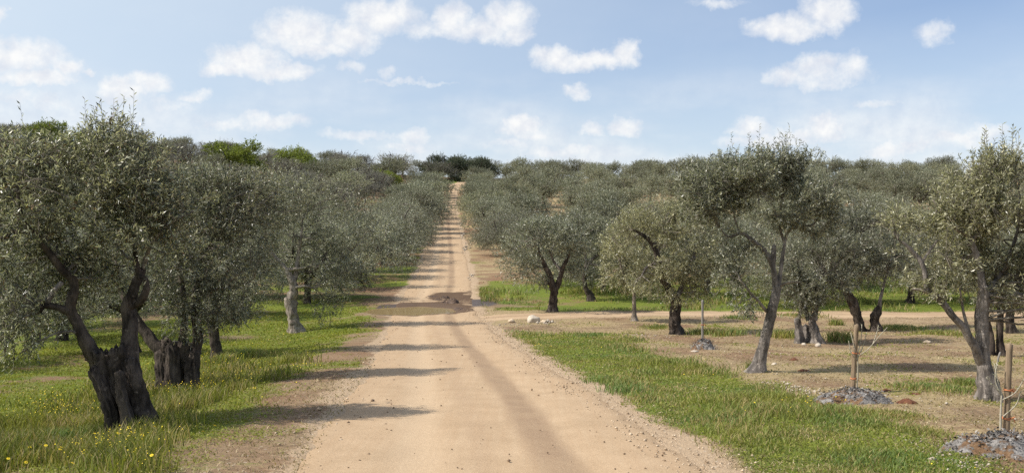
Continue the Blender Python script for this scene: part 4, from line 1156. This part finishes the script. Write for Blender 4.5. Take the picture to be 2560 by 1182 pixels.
x, y = sample(2600, -8, 6, 8, 60, lambda x, y: (np.abs(x - roadx(y)) < 1.9) * (.25 + .75 * (np.abs(x - roadx(y)) > 1.2)), rg)
v, f = stones(x, y, rg.gamma(2.0, .0034, len(x)) + .003 + .0003 * y, rg)
obj('road_pebbles', mesh('road_pebbles', v, f, M_STONE_B, False), kind='stuff', label='dark pebbles scattered over the gravel road', category='pebbles')
x, y = sample(30000, -5, 8, 7.5, 48, lambda x, y: np.where(side(x, y)[1] > -.5, sstep(.95, .1, side(x, y)[1] + (clump(x, y, .6, 78) - .5) * 1.0), 0) * .9 + .16 * (np.abs(side(x, y)[0] - .1) < .45), rg)
v, f = stones(x, y, rg.gamma(2.2, .0030, len(x)) + .003 + .0002 * y, rg)
obj('edge_gravel', mesh('edge_gravel', v, f, M_GRAVEL, False), kind='stuff', label='loose pale gravel thrown to the edges of the road', category='gravel')
xs_, ys_, ss_ = [], [], []
for (a, b, wpx, dp, k_, sz) in [(1990, 975, 60, .9, 260, .022), (1930, 960, 30, .6, 60, .018), (2420, 1165, 60, .4, 160, .014), (2330, 1120, 60, .6, 80, .010), (1365, 808, 18, .5, 60, .05), (1300, 812, 40, .6, 60, .03), (1620, 838, 40, .8, 60, .03), (1165, 620, 8, 6, 60, .08), (1155, 590, 5, 5, 40, .08), (1178, 690, 7, 3, 40, .06), (1062, 590, 12, 8, 90, .09), (1000, 700, 12, 4, 20, .05)]:
    c = ground(a, b); rr_ = wpx * c[1] / FPX
    xs_.append(c[0] + rg.normal(size=k_) * rr_ * .6); ys_.append(c[1] + rg.normal(size=k_) * dp * .6); ss_.append(rg.gamma(2.2, sz * .45, k_))
x, y = sample(2600, 1, 20, 9, 44, lambda x, y: (side(x, y)[1] > 3.4) * (.2 + .8 * sstep(.5, .65, clump(x, y, .5, 79))), rg)
xs_.append(x); ys_.append(y); ss_.append(rg.gamma(2.0, .006, len(x)) + .0005 * y)
v, f = stones(np.concatenate(xs_), np.concatenate(ys_), np.concatenate(ss_) * .62, rg)
obj('field_stones', mesh('field_stones', v, f, M_STONE, False), kind='stuff', label='whitish stones strewn on the soil of the right grove', category='stones')

import bmesh
def rock_mesh(size, seed, m_, sub=3, amp=.5):
    bm = bmesh.new(); bmesh.ops.create_icosphere(bm, subdivisions=sub, radius=1)
    v = np.array([p.co[:] for p in bm.verts]); f = np.array([[q_.index for q_ in t_.verts] for t_ in bm.faces]); bm.free()
    r_ = 1 + amp * (fbm(v * 1.3 + seed * 7.7, 4, seed) - .5) * 2
    v = v * r_[:, None]
    for k_ in range(5):      # flat broken faces
        d = unit(np.random.default_rng(seed * 10 + k_).normal(size=3)); c = .72
        dd = v @ d; v = v - np.where(dd > c, dd - c, 0)[:, None] * d
    return mesh('rock', v * np.array(size), f, m_, False)


for (a, b, sz, m_, lab) in [(1335, 806, (.27, .22, .20), M_STONE, 'white boulder on the verge where the side track leaves the road'),
                            (1279, 806, (.15, .13, .11), M_GRAVEL, 'tan stone left of the white boulder'), (1360, 807, (.13, .12, .09), M_GRAVEL, 'low tan stone touching the right of the white boulder'), (1376, 804, (.12, .12, .07), M_STONE_B, 'flat brown stone farthest right of the boulder group'),
                            (1738, 880, (.10, .07, .035), M_STONE, 'flat white stone in front of the ash mound at the thin stake'), (2045, 866, (.09, .08, .07), M_STONE, 'round pale stone at the foot of the split stump, right one'), (2010, 862, (.07, .07, .05), M_STONE, 'small pale stone at the foot of the split stump, left one'),
                            (2320, 857, (.12, .1, .06), M_GRAVEL, 'ochre stone lying in the shade right of the black split tree'), (2185, 1005, (.05, .04, .03), M_STONE, 'small white stone left of the middle ash mound'), (1935, 912, (.06, .05, .04), M_STONE, 'small stone right of the tall leaning tree foot')]:
    c = ground(a, b); obj('rock', rock_mesh(sz, int(a) % 97, m_, amp=.45), None, c + [0, 0, sz[2] * .45], label=lab, category='rock')

# ------------------------------------------------------------------ mounds of soil and ash, stakes and saplings
def mound_mat():
    m, q, out = mat('ash_and_soil')
    P = q.n('ShaderNodeTexCoord').outputs['Object']
    n1, n_, n3 = q.noise(P, 2.4, 4, .6), q.noise(P, 22, 5, .7), q.noise(P, 9, 4, .65)
    soil = q.mix(q.rng(n_, .3, .7), (.10, .055, .03, 1), (.27, .17, .095, 1))
    ash = q.mix(q.rng(n3, .35, .65), (.07, .064, .06, 1), (.33, .308, .285, 1))
    ash = q.mix(q.rng(n_, .55, .70), ash, (.02, .019, .022, 1))
    c = q.mix(q.rng(q.m('ADD', n1, q.m('MULTIPLY', q.m('SUBTRACT', n3, .5), 1.0)), .37, .55, smooth=True), soil, ash)
    principled(q, out, c, .95, .15, q.m('ADD', n_, n3), 1.0, .04)
    return m
M_MOUND = mound_mat()
M_ASH = flat_mat('ash_chip', (.04, .037, .035), (.34, .318, .295), 6)
M_CLOD = flat_mat('red_clod', (.075, .030, .016), (.20, .085, .045), 14)
M_MUD = flat_mat('wet_mud', (.035, .022, .015), (.13, .085, .058), 9, .6, .9)


def dome(rx, ry, h, seed, rough=.25, nr=16, na=48, power=1.0, freq=3.0):
    t_ = np.arange(na) / na * 6.283; rr_ = np.linspace(0, 1.15, nr)[1:]
    A, Rr = np.meshgrid(t_, rr_)
    edge = 1 + .25 * (vnoise(np.stack([np.cos(A) * 1.6 + seed, np.sin(A) * 1.6, 0 * A], -1), seed) - .5) * 2
    x = np.cos(A) * Rr * rx * edge; y = np.sin(A) * Rr * ry * edge
    z = h * (np.clip(1 - Rr ** 2, -.3, 1)) ** 1 if power == 1 else h * np.sign(1 - Rr) * np.abs(1 - Rr) ** power
    nz = fbm(np.stack([x * freq / .4, y * freq / .4, 0 * x + seed], -1), 4, seed) - .5
    z = z + h * rough * 2 * nz
    z = np.where(Rr > 1.1, -.06, z)
    V = np.concatenate([[[0, 0, h]], np.stack([x.ravel(), y.ravel(), z.ravel()], -1)])
    j = np.arange(na); jn = (j + 1) % na
    T = np.stack([0 * j, 1 + j, 1 + jn], -1)
    Q = np.concatenate([np.stack([1 + i_ * na + j, 1 + (i_ + 1) * na + j, 1 + (i_ + 1) * na + jn, 1 + i_ * na + jn], -1) for i_ in range(nr - 2)])
    return V, [T, Q]


def ash_mound(a, b, rx, ry, h, label, seed):
    c = ground(a, b); root = thing('ash_mound', c, label, 'mound', 'ash mounds at the staked saplings')
    v, f = dome(rx, ry, h, seed, .5, 22, 64, freq=2.2)
    obj('heap', mesh('heap', v, f, M_MOUND), root)
    k_ = rg.choice(np.arange(60, len(v) - 60), 900)
    p = v[k_] + rg.normal(size=(900, 3)) * [.05, .05, .006]
    d = unit(rg.normal(size=(900, 3)) * [1, 1, .5]); nr_ = unit(np.cross(d, rg.normal(size=(900, 3))))
    lv, lf = leaf_quads(p, d, nr_, rg.uniform(.02, .06, 900), rg.uniform(.012, .032, 900), .3)
    o = obj('ash_chips', mesh('ash_chips', lv, lf, M_ASH, False), root); o['kind'] = 'stuff'
    return c, h


M_POST = flat_mat('weathered_stake', (.14, .095, .06), (.33, .25, .165), 5, .85, .5, (6, 6, .5))
M_POST_G = flat_mat('grey_stake', (.13, .12, .11), (.28, .26, .235), 5, .85, .5, (6, 6, .5))
M_TIE = flat_mat('orange_twine', (.60, .20, .08), (.72, .30, .14), 20, .7, 0)
M_SAP = flat_mat('sapling_bark', (.26, .23, .17), (.46, .42, .33), 12, .85, .3)


def ring(r_, z, thick, seed):
    thick *= .75
    pts = [[math.cos(t_) * r_, math.sin(t_) * r_, z + .006 * math.sin(t_ * 2 + seed), thick] for t_ in np.linspace(0, 6.4, 14)]
    return tube(pts, 5, .02, .1)


def stake(a, b, toppx, wpx, m_, label, ties, sink=.15, lift=0.0, lean=0.0):
    c = ground(a, b); s_ = c[1] / FPX
    h = (b - toppx) * s_; r_ = wpx * s_ / 2
    root = thing('wooden_stake', c, label, 'stake')
    dx = lean * h
    v, f = tube([[0, 0, -sink, r_ * 1.05], [dx * .3, 0, h * .35, r_], [dx * .65, 0, h * .7, r_ * .98], [dx, 0, h, r_ * .92]], 12, .05, .07, 12, int(a), 0, .06)
    obj('post', mesh('post', v, f, m_), root)
    for k_, t_ in enumerate(ties):
        z = h * t_
        parts = [ring(r_ * 1.16, z, .006, k_), ring(r_ * 1.16, z + .014, .006, k_ + 2)]
        for e in range(3):
            an = rg.uniform(-.6, .9)
            p0 = np.array([math.cos(an) * r_ * 1.2, math.sin(an) * r_ * -1.2, z])
            parts.append(tube([[*p0, .005], [*(p0 + [.02, -.01, rg.uniform(-.01, .03)]), .006], [*(p0 + [.045, -.01, rg.uniform(-.05, .03)]), .004]], 4, .02, .1))
        v, f = join(parts)
        o = obj('tie', mesh('tie', v, f, M_TIE), root); o.location = (dx * t_, 0, 0)
    return c, s_, h


def sapling(c, s_, off, shoots, label, nleaf, seed):
    """a thin whip tied to its stake with a few long bare shoots"""
    rng = np.random.default_rng(seed)
    root = thing('olive_sapling', np.array(c) + [off, -.03, 0], label, 'sapling', 'saplings tied to stakes')
    st = shoots[0]
    v, f = tube([[0, 0, -.1, .016]] + [[a * s_, 0, b * s_, .014 - .003 * i_] for i_, (a, b) in enumerate(st)], 8, .05, .08, 12, seed)
    obj('stem', mesh('stem', v, f, M_SAP), root)
    pts = []
    for sh in shoots[1:]:
        ln = [[a * s_, d, b * s_, .0085 - .0013 * i_] for i_, (a, b, d) in enumerate(sh)]
        v, f = tube(ln, 5, .04, .05, 12, seed)
        obj('shoot', mesh('shoot', v, f, M_SAP), root)
        rs = resample(ln, .03); pts.append(rs[len(rs) // 3:, :3])
    P_ = np.concatenate(pts); k_ = rng.choice(len(P_), nleaf)
    d = unit(rng.normal(size=(nleaf, 3)) + [0, 0, .8]); nr_ = unit(np.cross(d, rng.normal(size=(nleaf, 3))))
    v, f = leaf_quads(P_[k_], d, nr_, rng.uniform(.03, .05, nleaf), rng.uniform(.008, .013, nleaf))
    obj('leaves', mesh('leaves', v, f, M_LEAF_Y, False), root)


ash_mound(2140, 1004, .50, .42, .20, 'grey ash and soil mound at the middle staked sapling', 3)
ash_mound(2500, 1130, .56, .46, .19, 'large grey ash mound at the stake in the right corner', 5)
ash_mound(1757, 872, .32, .30, .24, 'small grey ash mound at the thin stake behind the grass', 8)
c, s_, h = stake(2131, 980, 812, 12, M_POST, 'brown wooden stake with a tied sapling rising from the middle ash mound', (.58, .2), lean=.06)
sapling(c, s_, .045, [[(4, 30), (5, 60), (4, 96)], [(4, 90, 0), (30, 110, -.02), (58, 145, -.05), (76, 165, -.05)], [(4, 84, 0), (22, 120, .05), (30, 150, .06)], [(4, 92, 0), (-6, 120, 0), (-12, 150, .02)], [(4, 95, 0), (14, 130, .03), (16, 170, .03)], [(4, 80, 0), (-14, 100, -.03), (-20, 130, -.03)], [(40, 120, -.03), (52, 150, 0), (56, 168, 0)]],
        'leafless-looking sapling tied to the stake on the middle ash mound', 46, 4)
c, s_, h = stake(2514, 1098, 860, 17, M_POST, 'stout wooden stake with orange twine in the right corner', (.52, .22), lean=.035)
sapling(c, s_, -.075, [[(0, 50), (1, 90), (2, 118)], [(2, 112, 0), (-22, 140, -.02), (-40, 158, -.03)], [(2, 116, 0), (-6, 150, .02), (-14, 190, .03)], [(2, 100, 0), (30, 120, -.05), (48, 150, -.06), (58, 165, -.06)], [(2, 110, 0), (-14, 150, 0), (-10, 195, 0)], [(4, 60, -.02), (34, 90, -.04), (42, 120, -.05)]],
        'pale sapling tied left of the stout stake in the right corner', 40, 6)
stake(1756, 862, 750, 6, M_POST_G, 'thin grey stake standing behind the grass strip between two olives', (.45,), lean=0.0)
stake(2493, 905, 880, 5, M_POST_G, 'short grey stick at the foot of the twin-stemmed tree', (), lean=.3)

for (a, b, rx, h, lab) in [(2268, 1008, .16, .07, 'dark red molehill left of the burled tree'), (2010, 928, .14, .05, 'red-brown molehill right of the tall leaning tree foot'), (1985, 900, .11, .05, 'small brown soil heap behind the tall leaning tree'),
                           (2215, 976, .11, .03, 'low reddish soil heap above the dark molehill'), (2290, 985, .10, .02, 'faint orange soil patch beside the dark molehill')]:
    c = ground(a, b); v, f = dome(rx, rx * .8, h, int(a) % 50, .5, 9, 26, freq=8)
    obj('soil_heap', mesh('soil_heap', v, f, M_CLOD), None, c, label=lab, category='soil heap')

# churned mud thrown up beside the puddle
for (a, b, rx, ry, h, lab) in [(1128, 757, .50, .45, .20, 'largest heap of churned black mud beside the puddle'), (1098, 750, .45, .35, .10, 'low smear of dark mud at the far rim of the puddle'), (1150, 772, .30, .45, .08, 'dark mud clods between puddle and grass'), (1085, 741, .55, .40, .06, 'dark mud ridge across the road beyond the puddle'),
                               (1112, 745, .30, .35, .11, 'small mud clod behind the largest mud heap')]:
    c = ground(a, b); v, f = dome(rx, ry, h, int(a) % 40, 1.1, 18, 52, freq=3.4)
    v[:, 2] -= .03
    obj('mud_heap', mesh('mud_heap', v, f, M_MUD), None, c, label=lab, category='mud heap', group='churned mud round the puddle')

# a heap of cut branches where the road leaves the view
c = ground(1112, 456); root = thing('branch_pile', c, 'dark pile of cut branches by the bend at the head of the road', 'branch pile')
for k_ in range(9):
    a = rg.uniform(-.35, .35); ln_ = rg.uniform(1.0, 1.8); oo = np.array([rg.uniform(-1.3, 1.3), rg.uniform(-.5, .5), .06 + .06 * (k_ % 3)])
    v, f = tube([[*(oo - [math.cos(a) * ln_ / 2, math.sin(a) * ln_ / 2, .03]), .10], [*oo, .11], [*(oo + [math.cos(a) * ln_ / 2, math.sin(a) * ln_ / 2, rg.uniform(0, .1)]), .05]], 7, .3, .15, 4, k_)
    obj('branch', mesh('branch', v, f, M_BARK_D), root)
